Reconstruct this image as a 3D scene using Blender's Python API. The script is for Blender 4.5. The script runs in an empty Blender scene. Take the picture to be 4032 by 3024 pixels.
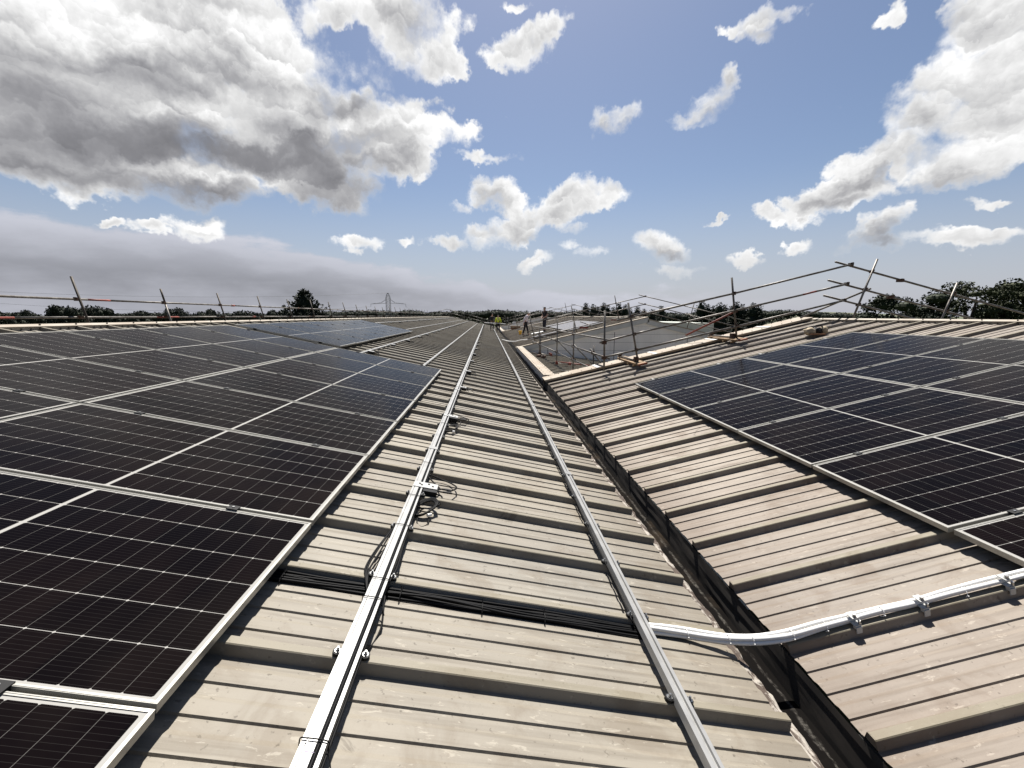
import bpy, bmesh, math, random
from mathutils import Vector, Matrix, noise
random.seed(7)
PI=math.pi
S=bpy.context.scene
COL=S.collection
H=9.0                       # eye height above the fields; geometry below is written relative to the eye
# ------------------------------------------------------------------ frames of the two roof slopes
TL=0.21484; TR=0.22386
LX,LZ=-1.01643,-1.17224     # lower edge of the left array, panel top plane
RX,RZ=2.95364,-1.34754
HR=-0.073; HP=-0.123        # rib top and pan level below the panel top plane
PITCH=.506
def L(u,y,h=0.0):
    return Vector((LX-u*math.cos(TL)+h*math.sin(TL), y, LZ+u*math.sin(TL)+h*math.cos(TL)))
def R(u,y,h=0.0):
    return Vector((RX+u*math.cos(TR)-h*math.sin(TR), y, RZ+u*math.sin(TR)+h*math.cos(TR)))
UL_RIDGE=5.19; UR_RIDGE=5.98
UL_VAL=-2.405; UR_VAL=-1.42
RIDL=L(UL_RIDGE,0,HP); RIDR=R(UR_RIDGE,0,HP)
def LF(u,y,h=0.0):          # far slope of the left roof, u measured down from the ridge
    return Vector((RIDL.x-u*math.cos(TL)-h*math.sin(TL), y, RIDL.z-u*math.sin(TL)+h*math.cos(TL)))
def RF(u,y,h=0.0):
    return Vector((RIDR.x+u*math.cos(TR)+h*math.sin(TR), y, RIDR.z-u*math.sin(TR)+h*math.cos(TR)))
# ------------------------------------------------------------------ mesh builder
class MB:
    def __init__(s): s.v=[]; s.f=[]; s.m=[]
    def add(s,vs,fs,mi=0):
        b=len(s.v); s.v+= [Vector(v) for v in vs]; s.f+=[tuple(b+i for i in f) for f in fs]; s.m+=[mi]*len(fs); return s
    def box(s,c,d,mi=0,rot=None):
        c=Vector(c); x,y,z=d[0]/2,d[1]/2,d[2]/2
        vs=[Vector((a*x,b*y,e*z)) for e in(-1,1) for b in(-1,1) for a in(-1,1)]
        if rot is not None: vs=[rot@v for v in vs]
        return s.add([c+v for v in vs],[(0,2,3,1),(4,5,7,6),(0,1,5,4),(2,6,7,3),(0,4,6,2),(1,3,7,5)],mi)
    def hexa(s,p,mi=0):     # 8 corner points, lower four then upper four (each anticlockwise)
        return s.add(p,[(3,2,1,0),(4,5,6,7),(0,1,5,4),(1,2,6,5),(2,3,7,6),(3,0,4,7)],mi)
    def tube(s,pts,r,n=8,mi=0,cap=True):
        pts=[Vector(p) for p in pts]; rs=r if isinstance(r,(list,tuple)) else [r]*len(pts)
        b=len(s.v); prev=None
        for i,p in enumerate(pts):
            t=(pts[min(i+1,len(pts)-1)]-pts[max(i-1,0)]).normalized()
            if prev is None:
                a=Vector((0,0,1)) if abs(t.z)<.9 else Vector((1,0,0)); u=t.cross(a).normalized()
            else:
                u=(prev-t*prev.dot(t)).normalized()
            prev=u; w=t.cross(u)
            for k in range(n):
                an=2*PI*k/n; s.v.append(p+(u*math.cos(an)+w*math.sin(an))*rs[i])
        for i in range(len(pts)-1):
            for k in range(n):
                s.f.append((b+i*n+k,b+i*n+(k+1)%n,b+(i+1)*n+(k+1)%n,b+(i+1)*n+k)); s.m.append(mi)
        if cap:
            s.f.append(tuple(b+k for k in reversed(range(n)))); s.m.append(mi)
            e=b+(len(pts)-1)*n; s.f.append(tuple(e+k for k in range(n))); s.m.append(mi)
        return s
    def sphere(s,c,r,nu=8,nv=6,mi=0):
        c=Vector(c); r=Vector(r) if not isinstance(r,(int,float)) else Vector((r,r,r)); b=len(s.v)
        for j in range(nv+1):
            ph=PI*j/nv
            for i in range(nu):
                t=2*PI*i/nu; s.v.append(c+Vector((r.x*math.sin(ph)*math.cos(t),r.y*math.sin(ph)*math.sin(t),r.z*math.cos(ph))))
        for j in range(nv):
            for i in range(nu):
                s.f.append((b+j*nu+i,b+(j+1)*nu+i,b+(j+1)*nu+(i+1)%nu,b+j*nu+(i+1)%nu)); s.m.append(mi)
        return s
    def ext(s,prof,fn,closed=True,mi=0,caps=True):
        """extrude a 2D profile; fn(p,k) -> point for end k (0/1)"""
        n=len(prof); a=[fn(p,0) for p in prof]; b=[fn(p,1) for p in prof]
        fs=[(i,(i+1)%n,n+(i+1)%n,n+i) for i in range(n if closed else n-1)]
        if closed and caps: fs+=[tuple(reversed(range(n))),tuple(range(n,2*n))]
        return s.add(a+b,fs,mi)
    def build(s,name,mats,parent=None,smooth=False,origin=None):
        """origin/eye coordinates: verts are written relative to the eye; parented meshes keep the parent's frame"""
        me=bpy.data.meshes.new(name)
        if parent is not None: o0=parent['_o']; o0=Vector(o0)
        else: o0=Vector(origin) if origin is not None else Vector((0,0,0))
        me.from_pydata([tuple(v-o0) for v in s.v],[],s.f)
        if not isinstance(mats,(list,tuple)): mats=[mats]
        for m in mats: me.materials.append(m)
        me.polygons.foreach_set('material_index',s.m)
        if smooth: me.polygons.foreach_set('use_smooth',[True]*len(s.f))
        me.update()
        o=bpy.data.objects.new(name,me); COL.objects.link(o)
        if parent is not None: o.parent=parent; o['_o']=tuple(o0)
        else: o.location=o0+Vector((0,0,H)); o['_o']=tuple(o0)
        return o
def tag(o,label=None,cat=None,group=None,kind=None):
    if label: o['label']=label
    if cat: o['category']=cat
    if group: o['group']=group
    if kind: o['kind']=kind
    return o
def thing(name,loc,label,cat,group=None):
    o=bpy.data.objects.new(name,None); COL.objects.link(o); o.empty_display_size=.2
    o.location=Vector(loc)+Vector((0,0,H)); o['_o']=tuple(loc)
    return tag(o,label,cat,group)
def dup(o,M,label=None,group=None,parent=None):
    """copy of a thing (or part) with copies of its children"""
    c=o.copy(); COL.objects.link(c)
    if parent is not None: c.parent=parent
    else: c.matrix_world=M
    if label: c['label']=label
    if group: c['group']=group
    for ch in list(o.children): dup(ch,None,parent=c)
    return c
def frame(side,u,y,h):
    """world matrix of a local frame on a slope: x along the slope (world +x side), y along the valley, z normal"""
    p=(L if side=='L' else R)(u,y,h)
    return Matrix.Translation(p+Vector((0,0,H)))@Matrix.Rotation(TL if side=='L' else -TR,4,'Y')
ORD=['zeroth','first','second','third','fourth','fifth','sixth','seventh','eighth','ninth','tenth','eleventh','twelfth','thirteenth','fourteenth','fifteenth','sixteenth','seventeenth','eighteenth','nineteenth','twentieth','twenty-first','twenty-second','twenty-third','twenty-fourth','twenty-fifth','twenty-sixth']
# ------------------------------------------------------------------ materials
class NT:
    def __init__(s,tree): s.t=tree
    def n(s,typ,ins=None,**kw):
        nd=s.t.nodes.new(typ)
        for k,v in kw.items(): setattr(nd,k,v)
        for k,v in (ins or {}).items():
            sk=nd.inputs[k]
            if isinstance(v,bpy.types.NodeSocket): s.t.links.new(v,sk)
            else: sk.default_value=v
        return nd
    def m(s,op,a,b=0.0,c=0.0,clamp=False):
        nd=s.t.nodes.new('ShaderNodeMath'); nd.operation=op; nd.use_clamp=clamp
        for i,v in enumerate((a,b,c)):
            if isinstance(v,bpy.types.NodeSocket): s.t.links.new(v,nd.inputs[i])
            else: nd.inputs[i].default_value=v
        return nd.outputs[0]
    def vm(s,op,a,b=(0,0,0),out=0):
        nd=s.t.nodes.new('ShaderNodeVectorMath'); nd.operation=op
        for i,v in enumerate((a,b)):
            if isinstance(v,bpy.types.NodeSocket): s.t.links.new(v,nd.inputs[i])
            elif isinstance(v,(int,float)): nd.inputs[i].default_value=(v,v,v)
            else: nd.inputs[i].default_value=v
        return nd.outputs[out]
    def scale(s,v,k):
        nd=s.t.nodes.new('ShaderNodeVectorMath'); nd.operation='SCALE'; s.t.links.new(v,nd.inputs[0])
        if isinstance(k,bpy.types.NodeSocket): s.t.links.new(k,nd.inputs['Scale'])
        else: nd.inputs['Scale'].default_value=k
        return nd.outputs[0]
    def mix(s,f,a,b):
        nd=s.t.nodes.new('ShaderNodeMix'); nd.data_type='RGBA'
        for k,v in ((0,f),(6,a),(7,b)):
            if isinstance(v,bpy.types.NodeSocket): s.t.links.new(v,nd.inputs[k])
            elif k==0: nd.inputs[0].default_value=v
            else: nd.inputs[k].default_value=tuple(v)+((1,) if len(v)==3 else ())
        return nd.outputs[2]
    def ss(s,x,a,b):
        nd=s.t.nodes.new('ShaderNodeMapRange'); nd.interpolation_type='SMOOTHSTEP'
        s.t.links.new(x,nd.inputs[0]); nd.inputs[1].default_value=a
        if isinstance(b,bpy.types.NodeSocket): s.t.links.new(b,nd.inputs[2])
        else: nd.inputs[2].default_value=b
        return nd.outputs[0]
    def noise(s,vec,scale,detail=4,rough=.55,dist=0.0):
        nd=s.t.nodes.new('ShaderNodeTexNoise'); s.t.links.new(vec,nd.inputs['Vector'])
        nd.inputs['Scale'].default_value=scale; nd.inputs['Detail'].default_value=detail
        nd.inputs['Roughness'].default_value=rough; nd.inputs['Distortion'].default_value=dist
        return nd.outputs[0]
    def mapping(s,vec,sc=(1,1,1),loc=(0,0,0),rot=(0,0,0),typ='POINT'):
        nd=s.t.nodes.new('ShaderNodeMapping'); nd.vector_type=typ; s.t.links.new(vec,nd.inputs[0])
        nd.inputs[1].default_value=loc; nd.inputs[2].default_value=rot; nd.inputs[3].default_value=sc
        return nd.outputs[0]
def newmat(name):
    m=bpy.data.materials.new(name); m.use_nodes=True; t=m.node_tree; t.nodes.clear()
    N=NT(t); b=t.nodes.new('ShaderNodeBsdfPrincipled'); o=t.nodes.new('ShaderNodeOutputMaterial')
    t.links.new(b.outputs[0],o.inputs[0])
    def setp(**kw):
        for k,v in kw.items():
            sk=b.inputs[k.replace('_',' ')]
            if isinstance(v,bpy.types.NodeSocket): t.links.new(v,sk)
            else: sk.default_value=(tuple(v)+(1,) if isinstance(v,tuple) and len(v)==3 else v)
    return m,N,setp
def simple(name,col,rough=.6,metal=0.0,var=.25,scale=6,spec=.4,dark=None,bump=0.0):
    m,N,st=newmat(name); tc=N.n('ShaderNodeTexCoord').outputs['Object']
    n1=N.noise(tc,scale,5,.6)
    f=N.ss(n1,.35,.7)
    d=dark or tuple(c*(1-var) for c in col)
    base=N.mix(f,d,col)
    st(Base_Color=base,Roughness=rough,Metallic=metal)
    st(**{'Specular_IOR_Level':spec})
    if bump:
        bn=N.n('ShaderNodeBump',{'Strength':bump,'Distance':.01,'Height':n1}); st(Normal=bn.outputs[0])
    return m
def roof_mat(name,ca,cb,dirt,warm,edge_x,edge_s,top=False):
    """weathered painted sheet; local x runs across (down the slope), y along the valley"""
    m,N,st=newmat(name); tc=N.n('ShaderNodeTexCoord').outputs['Object']
    big=N.noise(tc,.55,4,.55)
    col=N.mix(N.ss(big,.35,.65),ca,cb)
    # each sheet bay weathers a little differently
    sx=N.n('ShaderNodeSeparateXYZ',{0:tc}); X,Y=sx.outputs[0],sx.outputs[1]
    bay=N.n('ShaderNodeTexWhiteNoise',{'W':N.m('FLOOR',N.m('DIVIDE',Y,PITCH))},noise_dimensions='1D').outputs[0]
    col=N.mix(N.m('MULTIPLY',bay,.3),col,warm)
    streak=N.noise(N.mapping(tc,(1.1,26,1.1)),1.0,5,.6)
    col=N.mix(N.m('MULTIPLY',N.ss(streak,.44,.72),.46),col,tuple(c*.62 for c in dirt))
    blot=N.noise(tc,3.2,6,.62,.6)
    col=N.mix(N.m('MULTIPLY',N.ss(blot,.49,.65),.50),col,dirt)
    chip=N.noise(N.mapping(tc,(5,16,5)),2.2,5,.7,.4)
    col=N.mix(N.m('MULTIPLY',N.ss(chip,.60,.66),.50),col,tuple(min(.75,c*1.42) for c in ca))
    spot=N.noise(tc,34,3,.6)
    col=N.mix(N.m('MULTIPLY',N.ss(spot,.63,.72),.55),col,tuple(c*.35 for c in dirt))
    spl=N.noise(N.mapping(tc,(1,1,1),(3.7,1.2,0)),1.7,7,.7,1.2)
    col=N.mix(N.m('MULTIPLY',N.ss(spl,.63,.68),.5),col,tuple(c*.45 for c in dirt))
    # silt that lies on the last half metre above the gutter
    e=N.m('MULTIPLY',N.m('SUBTRACT',X,edge_x),edge_s)
    e=N.m('ADD',e,N.m('MULTIPLY',N.m('SUBTRACT',blot,.5),1.2))
    col=N.mix(N.m('MULTIPLY',N.ss(e,.45,0.0) if False else N.m('SUBTRACT',1.0,N.ss(e,0.0,.45)),.45),col,tuple(c*.85 for c in dirt))
    if top: col=N.mix(.35,col,(.15,.133,.088))
    st(Base_Color=col,Roughness=.62)
    st(**{'Specular_IOR_Level':.22})
    hgt=N.m('ADD',N.m('MULTIPLY',N.noise(tc,60,3,.6),.3),N.noise(tc,2.0,2,.5))
    st(Normal=N.n('ShaderNodeBump',{'Strength':.12,'Distance':.02,'Height':hgt}).outputs[0])
    return m
M={}
CA=(0.2057,0.1885,0.1563); CB=(0.1646,0.1534,0.1325)
M['roofL']=roof_mat('weathered_roof_left',CA,CB,(0.1191,0.0965,0.0706),(0.1949,0.1666,0.1251),2.35,-1.0)
M['ribL']=roof_mat('weathered_rib_left',CA,CB,(0.1155,0.0949,0.0670),(0.1949,0.1666,0.1251),2.35,-1.0,True)
M['roofR']=roof_mat('weathered_roof_right',(0.2107,0.1863,0.1547),(0.1717,0.1497,0.1265),(0.1083,0.0789,0.0558),(0.2057,0.1621,0.1251),-1.36,1.0)
M['ribR']=roof_mat('weathered_rib_right',(0.2057,0.1863,0.1488),(0.1732,0.1534,0.1228),(0.1155,0.0877,0.0595),(0.1949,0.1717,0.1228),-1.36,1.0,True)
M['foam']=simple('dark_foam_closure',(0.0206,0.0186,0.0165),.9,var=.5,scale=40)
M['cap']=simple('cream_flashing',(0.2426,0.2172,0.1692),.55,var=.28,scale=3,dark=(0.1806,0.1438,0.0987))
M['verge']=simple('cream_verge_flashing',(0.2543,0.2210,0.1695),.55,var=.3,scale=1.6,dark=(0.1877,0.1423,0.0938))
M['filler']=simple('cream_ridge_filler',(0.289,0.2614,0.2133),.6,var=.25,scale=5)
M['screw']=simple('dark_screw',(0.0206,0.0206,0.0206),.6)
M['clad']=None
M['alu']=simple('mill_aluminium',(.255,.255,.25),.45,.35,var=.2,scale=9)
M['frame']=simple('panel_frame_silver',(0.3165,0.3096,0.2821),.36,.45,var=.12,scale=9)
M['galv']=simple('galvanised_tube',(0.1617,0.1527,0.1376),.5,.4,var=.4,scale=7,dark=(0.0722,0.0619,0.0516))
M['tubedark']=simple('backlit_shade_tube',(.062,.050,.038),.65,.3,var=.5,scale=6,dark=(.028,.022,.016))  # darker tube for the left posts, their backlit shade put into the colour
M['redpaint']=simple('faded_red_paint',(0.2064,0.0378,0.022),.6,var=.5,scale=9)
M['coupler']=simple('rusty_coupler',(0.0963,0.0757,0.0619),.7,.5,var=.5,scale=30,dark=(0.0688,0.031,0.0172))
M['board']=simple('scaffold_board',(0.2339,0.1514,0.0791),.8,var=.35,scale=8)
M['boardend']=simple('board_end_paint',(0.1926,0.0516,0.0151),.7)
M['black']=simple('black_plastic',(.006,.006,.0065),.6,var=.3,spec=.2)
M['cable']=simple('black_cable',(.0045,.0045,.005),.6,var=.3,scale=20,spec=.12)
M['steel']=simple('stainless_steel',(0.3784,0.3784,0.3715),.3,.9,var=.15)
M['white']=simple('white_plastic',(.62,.615,.595),.75,var=.08,scale=12)
M['whitepaint']=simple('white_powder_coat',(0.344,0.344,0.3302),.4,var=.15)
M['ink']=simple('marker_ink',(0.1926,0.1651,0.2339),.8)
def gutter_mat():
    m,N,st=newmat('gutter_lining'); tc=N.n('ShaderNodeTexCoord').outputs['Object']
    X=N.n('ShaderNodeSeparateXYZ',{0:tc}).outputs[0]
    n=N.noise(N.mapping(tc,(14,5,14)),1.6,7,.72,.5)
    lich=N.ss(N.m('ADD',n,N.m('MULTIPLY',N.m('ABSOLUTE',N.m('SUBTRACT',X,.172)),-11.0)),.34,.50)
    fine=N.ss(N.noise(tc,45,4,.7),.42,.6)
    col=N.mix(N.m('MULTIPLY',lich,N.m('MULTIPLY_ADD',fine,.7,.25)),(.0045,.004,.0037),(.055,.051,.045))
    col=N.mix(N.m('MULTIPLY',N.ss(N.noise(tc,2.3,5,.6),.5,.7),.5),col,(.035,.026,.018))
    st(Base_Color=col,Roughness=.95); st(**{'Specular_IOR_Level':.03})
    return m
M['gutter']=gutter_mat()
M['sky_glare']=simple('sky_glare_glass',(.10,.095,.097),.35,var=.15,scale=1.2)  # grazing sky glare on the hall panels is painted into this pale colour
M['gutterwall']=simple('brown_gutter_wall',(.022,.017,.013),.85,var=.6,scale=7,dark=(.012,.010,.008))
def crust_mat():
    m,N,st=newmat('flaking_white_paint'); tc=N.n('ShaderNodeTexCoord').outputs['Object']
    n=N.noise(N.mapping(tc,(1,.6,1)),13,6,.7,.4)
    col=N.mix(N.ss(n,.48,.55),(.050,.034,.024),(.27,.245,.21))
    col=N.mix(N.ss(N.noise(tc,5,4,.6),.56,.66),col,(.045,.032,.024))
    st(Base_Color=col,Roughness=.85)
    st(Normal=N.n('ShaderNodeBump',{'Strength':.8,'Distance':.015,'Height':n}).outputs[0])
    return m
M['crust']=crust_mat()
def cell_mat():
    m,N,st=newmat('solar_cells'); tcn=N.n('ShaderNodeTexCoord'); tc=tcn.outputs['Object']
    sx=N.n('ShaderNodeSeparateXYZ',{0:tc}); X=N.m('ABSOLUTE',sx.outputs[0]); Y=sx.outputs[1]
    CW,CH=.0917,.1823
    gx=N.m('FRACT',N.m('DIVIDE',N.m('SUBTRACT',X,.0115),CW)); dx=N.m('MULTIPLY',N.m('MINIMUM',gx,N.m('SUBTRACT',1.0,gx)),CW)
    gy0=N.m('DIVIDE',N.m('ADD',Y,CH*3),CH); gy=N.m('FRACT',gy0); dy=N.m('MULTIPLY',N.m('MINIMUM',gy,N.m('SUBTRACT',1.0,gy)),CH)
    ly=N.m('LESS_THAN',dy,.00115); lx=N.m('MULTIPLY',N.m('LESS_THAN',dx,.0007),.30)
    dia=N.m('LESS_THAN',N.m('ADD',dx,N.m('MULTIPLY',dy,1.15)),.0066)
    bb=N.m('FRACT',N.m('MULTIPLY',gy0,10.0)); bb=N.m('MULTIPLY',N.m('LESS_THAN',N.m('ABSOLUTE',N.m('SUBTRACT',bb,.5)),.035),.035)
    white=N.m('MAXIMUM',N.m('MAXIMUM',ly,lx),N.m('MAXIMUM',dia,bb))
    out=N.m('MAXIMUM',N.m('GREATER_THAN',X,.0115+12*CW),N.m('MAXIMUM',N.m('GREATER_THAN',N.m('ABSOLUTE',Y),CH*3),N.m('LESS_THAN',X,.0095)))
    white=N.m('MAXIMUM',white,out,clamp=True)
    # every cell has its own slight tint
    cid=N.n('ShaderNodeCombineXYZ',{0:N.m('FLOOR',N.m('DIVIDE',sx.outputs[0],CW*2)),1:N.m('FLOOR',gy0),2:N.m('MULTIPLY',N.n('ShaderNodeObjectInfo').outputs['Random'],50.0)}).outputs[0]
    wn=N.n('ShaderNodeTexWhiteNoise',{'Vector':cid}).outputs[0]
    oi=N.n('ShaderNodeObjectInfo').outputs['Random']
    cell=N.mix(wn,(.0016,.0014,.0020),(.0032,.0022,.0026))
    cell=N.mix(N.m('MULTIPLY',oi,.6),cell,(.0040,.0021,.0020))
    dust=N.noise(tc,1.3,5,.6)
    cell=N.mix(N.m('MULTIPLY',N.ss(dust,.4,.75),.022),cell,(.12,.09,.07))
    col=N.mix(white,cell,(.25,.245,.23))
    st(Base_Color=col,Roughness=N.m('MULTIPLY_ADD',dust,.10,.10),IOR=1.075,Specular_Tint=(1.0,.75,.60,1.0))
    st(**{'Specular_IOR_Level':.5})
    return m
M['cell']=cell_mat()
def clad_mat():
    m,N,st=newmat('pale_wall_cladding'); tc=N.n('ShaderNodeTexCoord').outputs['Object']
    s=N.n('ShaderNodeSeparateXYZ',{0:tc})
    n=N.noise(tc,.8,5,.6); f=N.noise(N.mapping(tc,(6,6,.5)),1.2,4,.6)
    col=N.mix(N.ss(n,.35,.65),(.60,.575,.535),(.67,.645,.60))
    col=N.mix(N.m('MULTIPLY',N.ss(f,.5,.75),.25),col,(.40,.39,.36))
    st(Base_Color=col,Roughness=.55); return m
M['clad']=clad_mat()
M['trim']=simple('grey_fascia',(.42,.42,.40),.6,var=.15,scale=2)
def foliage(name,ca,cb,ran=True):
    m,N,st=newmat(name); tc=N.n('ShaderNodeTexCoord').outputs['Object']
    n=N.noise(tc,.9,3,.6); g=N.n('ShaderNodeNewGeometry').outputs['Random Per Island']
    col=N.mix(N.m('MULTIPLY_ADD',g,.6,N.m('MULTIPLY',n,.4)),ca,cb)
    st(Base_Color=col,Roughness=.75); st(**{'Specular_IOR_Level':.2}); return m
M['conifer']=foliage('conifer_foliage',(0.0056,0.0093,0.0050),(0.0149,0.0223,0.0099))
M['broad']=foliage('broadleaf_foliage',(0.0124,0.0186,0.0062),(0.0360,0.0434,0.0136))
M['oak']=foliage('dark_broadleaf_foliage',(0.0074,0.0130,0.0056),(0.0211,0.0298,0.0112))
M['far']=foliage('far_wood_foliage',(0.0099,0.0149,0.0087),(0.0236,0.0298,0.0167))
M['bark']=simple('bark',(.075,.055,.04),.9,var=.4,scale=8)
def field_mat():
    m,N,st=newmat('field_grass'); tc=N.n('ShaderNodeTexCoord').outputs['Object']
    a=N.noise(tc,.012,5,.6); b=N.noise(tc,.3,4,.6)
    col=N.mix(N.ss(a,.42,.58),(.036,.048,.018),(.065,.062,.030)); col=N.mix(N.m('MULTIPLY',b,.4),col,(.04,.055,.02))
    st(Base_Color=col,Roughness=.9); return m
M['field']=field_mat()
M['skin']=simple('skin',(.42,.25,.18),.55,var=.1)
M['hair']=simple('dark_hair',(.02,.015,.012),.7)
M['greyhair']=simple('grey_hair',(.45,.43,.41),.7)
M['hivis']=simple('hi_vis_yellow',(.50,.56,.02),.7,var=.2,scale=10)
M['reflective']=simple('reflective_tape',(.45,.45,.44),.4)
M['shirtw']=simple('pale_pink_shirt',(.52,.47,.50),.75,var=.12,scale=8)
M['blackcloth']=simple('black_cloth',(.016,.014,.017),.85,var=.3,scale=14)
M['navy']=simple('dark_navy_cloth',(.015,.016,.026),.85,var=.3,scale=14)
M['boot']=simple('black_boot',(.012,.011,.010),.6)
M['yellowpl']=simple('yellow_plastic',(.55,.31,.02),.5,var=.1)
M['brownbox']=simple('brown_cardboard',(.20,.10,.05),.8,var=.25)
M['canvas']=simple('beige_canvas',(.33,.27,.185),.85,var=.3,scale=18)
M['whitecloth']=simple('white_sheet',(.58,.58,.57),.7,var=.06)
M['pylon']=simple('pylon_steel',(.16,.16,.165),.6,.4,var=.2)
M['concrete']=simple('concrete_grey',(.30,.29,.27),.85,var=.2)
M['greenish']=simple('pale_green_sheet',(.44,.47,.41),.5,var=.12,scale=2)
# ================================================================== THE SETTING
Y0,YL,YR=-1.3,68.0,11.15
def grid_ground():
    bm=MB(); n=60; ext=3500
    xs=[ext*math.copysign(abs(t)**2.2,t) for t in [2*i/n-1 for i in range(n+1)]]
    vs=[]
    for y in xs:
        for x in xs:
            d=math.hypot(x,y); z=-9.0
            if d>150: z+=2.2*noise.noise(Vector((x*.003,y*.003,0)))*min(1,(d-150)/250)
            vs.append((x,y,z))
    m=n+1
    bm.add(vs,[(j*m+i,j*m+i+1,(j+1)*m+i+1,(j+1)*m+i) for j in range(n) for i in range(n)])
    o=bm.build('ground',M['field'],smooth=True); o['kind']='structure'
grid_ground()
def hill():
    bm=MB(); nx,ny=50,24; vs=[]
    for j in range(ny+1):
        for i in range(nx+1):
            a=i/nx; b=j/ny; x=330+a*520; y=500+b*420
            h=(math.sin(PI*a)**1.3)*(math.sin(PI*b)**1.1)*16.5*(1+.25*noise.noise(Vector((a*5,b*4,2))))
            vs.append((x,y,-10.5+h))
    bm.add(vs,[(j*(nx+1)+i,j*(nx+1)+i+1,(j+1)*(nx+1)+i+1,(j+1)*(nx+1)+i) for j in range(ny) for i in range(nx)])
    o=bm.build('hill',M['field'],smooth=True); o['kind']='structure'
hill()
def parts_at(mb,name,mats,root,points,mat3=None):
    """one small shape repeated as separate parts that share a mesh; points are in eye coordinates"""
    if not isinstance(mats,(list,tuple)): mats=[mats]
    me=bpy.data.meshes.new(name); me.from_pydata([tuple(mat3@v if mat3 else v) for v in mb.v],[],mb.f)
    for m in mats: me.materials.append(m)
    me.polygons.foreach_set('material_index',mb.m); b=Vector(root['_o'])
    for q in points:
        o=bpy.data.objects.new(name,me); COL.objects.link(o); o.parent=root; o.location=Vector(q)-b; o['_o']=tuple(q)
SCREW=MB().tube([(0,0,0),(0,0,.014)],.011,6)
# ------------------------------------------------------------------ profiled roof sheets
def sheet(fn,u0,u1,yc0,ya,yb,nu=10,caps=True,mb=None):
    """standing-rib sheet: ribs every PITCH along the valley, three shallow stiffeners in every bay"""
    mb=mb or MB(); prof=[]
    k=math.floor((ya-yc0)/PITCH)
    pts=[]; ribs=[]
    while yc0+k*PITCH<yb+PITCH:
        y=yc0+k*PITCH; ribs.append(y)
        pts+=[(y-.030,0,0),(y-.021,.046,1),(y-.017,.05,1),(y+.016,.05,1),(y+.021,.047,0),(y+.037,0,0)]
        for s in (.111,.236,.361):
            pts+=[(y+s-.005,0,0),(y+s,.0085,0),(y+s+.055,.0085,0),(y+s+.078,0,0)]
        k+=1
    pts=[p for p in pts if ya<=p[0]<=yb]
    rows=[]
    for i in range(nu+1):
        u=u0+(u1-u0)*i/nu
        rows.append([fn(u,p[0],HP+p[1]+.0022*noise.noise(Vector((u*1.3,p[0]*2.1,1.5)))) for p in pts])
    n=len(pts); b=len(mb.v); mb.v+=[p for r in rows for p in r]
    for i in range(nu):
        for j in range(n-1):
            mb.f.append((b+i*n+j,b+(i+1)*n+j,b+(i+1)*n+j+1,b+i*n+j+1)); mb.m.append(1 if pts[j][2] and pts[j+1][2] else 0)
    if caps:
        for y in ribs:
            if ya<y-.04 and y+.04<yb:
                q=[fn(u0+.004,y-.030,HP),fn(u0+.004,y+.037,HP),fn(u0+.004,y+.019,HP+.05),fn(u0+.004,y-.019,HP+.05)]
                mb.add(q,[(0,1,2,3)],0)
    return mb
CL=.493; CR=.372
lw=thing('warehouse',(-1.02,0,-9),'long warehouse on the left, pale ribbed metal roof under the panels and rails','warehouse')
sheet(L,UL_VAL,UL_RIDGE,CL,Y0,YL).build('roof_slope',[M['roofL'],M['ribL']],lw)
sheet(LF,0.0,7.4,CL,Y0,YL,6,False).build('roof_slope',[M['roofL'],M['ribL']],lw)
def walls(root,x0,x1,zt0,zt1,ya,yb,zb=-9.0,rid=None):
    mb=MB()
    for x,z in ((x0,zt0),(x1,zt1)):
        if z is not None: mb.box((x,(ya+yb)/2,(z+zb)/2),(.12,yb-ya,z-zb))
    return mb.build('wall',M['clad'],root)
walls(lw,LF(7.2,0,HP).x,0,LF(7.2,0,HP).z-.15,None,Y0+.2,YL-.2)
def ridge_cap(root,fa,fb,ua,ya,yb,c0,nf,wide=.08):
    """angle flashing over the ridge with screws, plus the pressed fillers between the ribs below it"""
    mb=MB(); h=HR+.012
    a0,a1=fa(ua-wide,0,h),fa(ua,0,h+.012); b1=fb(wide,0,h)
    n=max(1,int((yb-ya)/3)); 
    for i in range(n):
        y0=ya+(yb-ya)*i/n; y1=ya+(yb-ya)*(i+1)/n-.004
        P=[]
        for y in (y0,y1):
            a=fa(ua-wide,y,h); r=fa(ua,y,h+.014); b=fb(wide,y,h)
            P+=[a-Vector((0,0,.009)),a,r,b,b-Vector((0,0,.009))]
        mb.add(P,[(0,5,6,1),(1,6,7,2),(2,7,8,3),(3,8,9,4)],0)
    cap=mb.build('ridge_cap',M['cap'],root)
    k=math.ceil((ya+.1-c0)/PITCH); pts=[]
    while c0+k*PITCH<min(yb,ya+nf*PITCH*1.6):
        pts.append(fa(ua-wide+.035,c0+k*PITCH,h+.008)); k+=1
    parts_at(SCREW,'screw',M['screw'],cap,pts)
    k=math.ceil((ya+.1-c0)/PITCH); u=ua-wide+.012
    for q in range(nf):
        y=c0+(k+q)*PITCH
        if y+PITCH>yb: break
        fl=MB()
        P=[fa(u,y+.045,HP),fa(u,y+PITCH-.040,HP),fa(u,y+PITCH-.024,HR+.006),fa(u,y+.026,HR+.006)]
        P2=[p+(fa(u+.03,0,0)-fa(u,0,0)) for p in P]
        fl.add(P+P2,[(0,1,2,3),(1,0,4,5),(2,1,5,6),(0,3,7,4)],0)
        d=(fa(u-.004,0,0)-fa(u,0,0)).normalized()*.006
        for t in (.14,.255,.37):
            c=fa(u,y+t,(HP+HR)/2); fl.tube([c-d*.2,c+d],.010,6,1)
        fl.build('ridge_filler',[M['filler'],M['screw']],root)
    return cap
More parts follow.
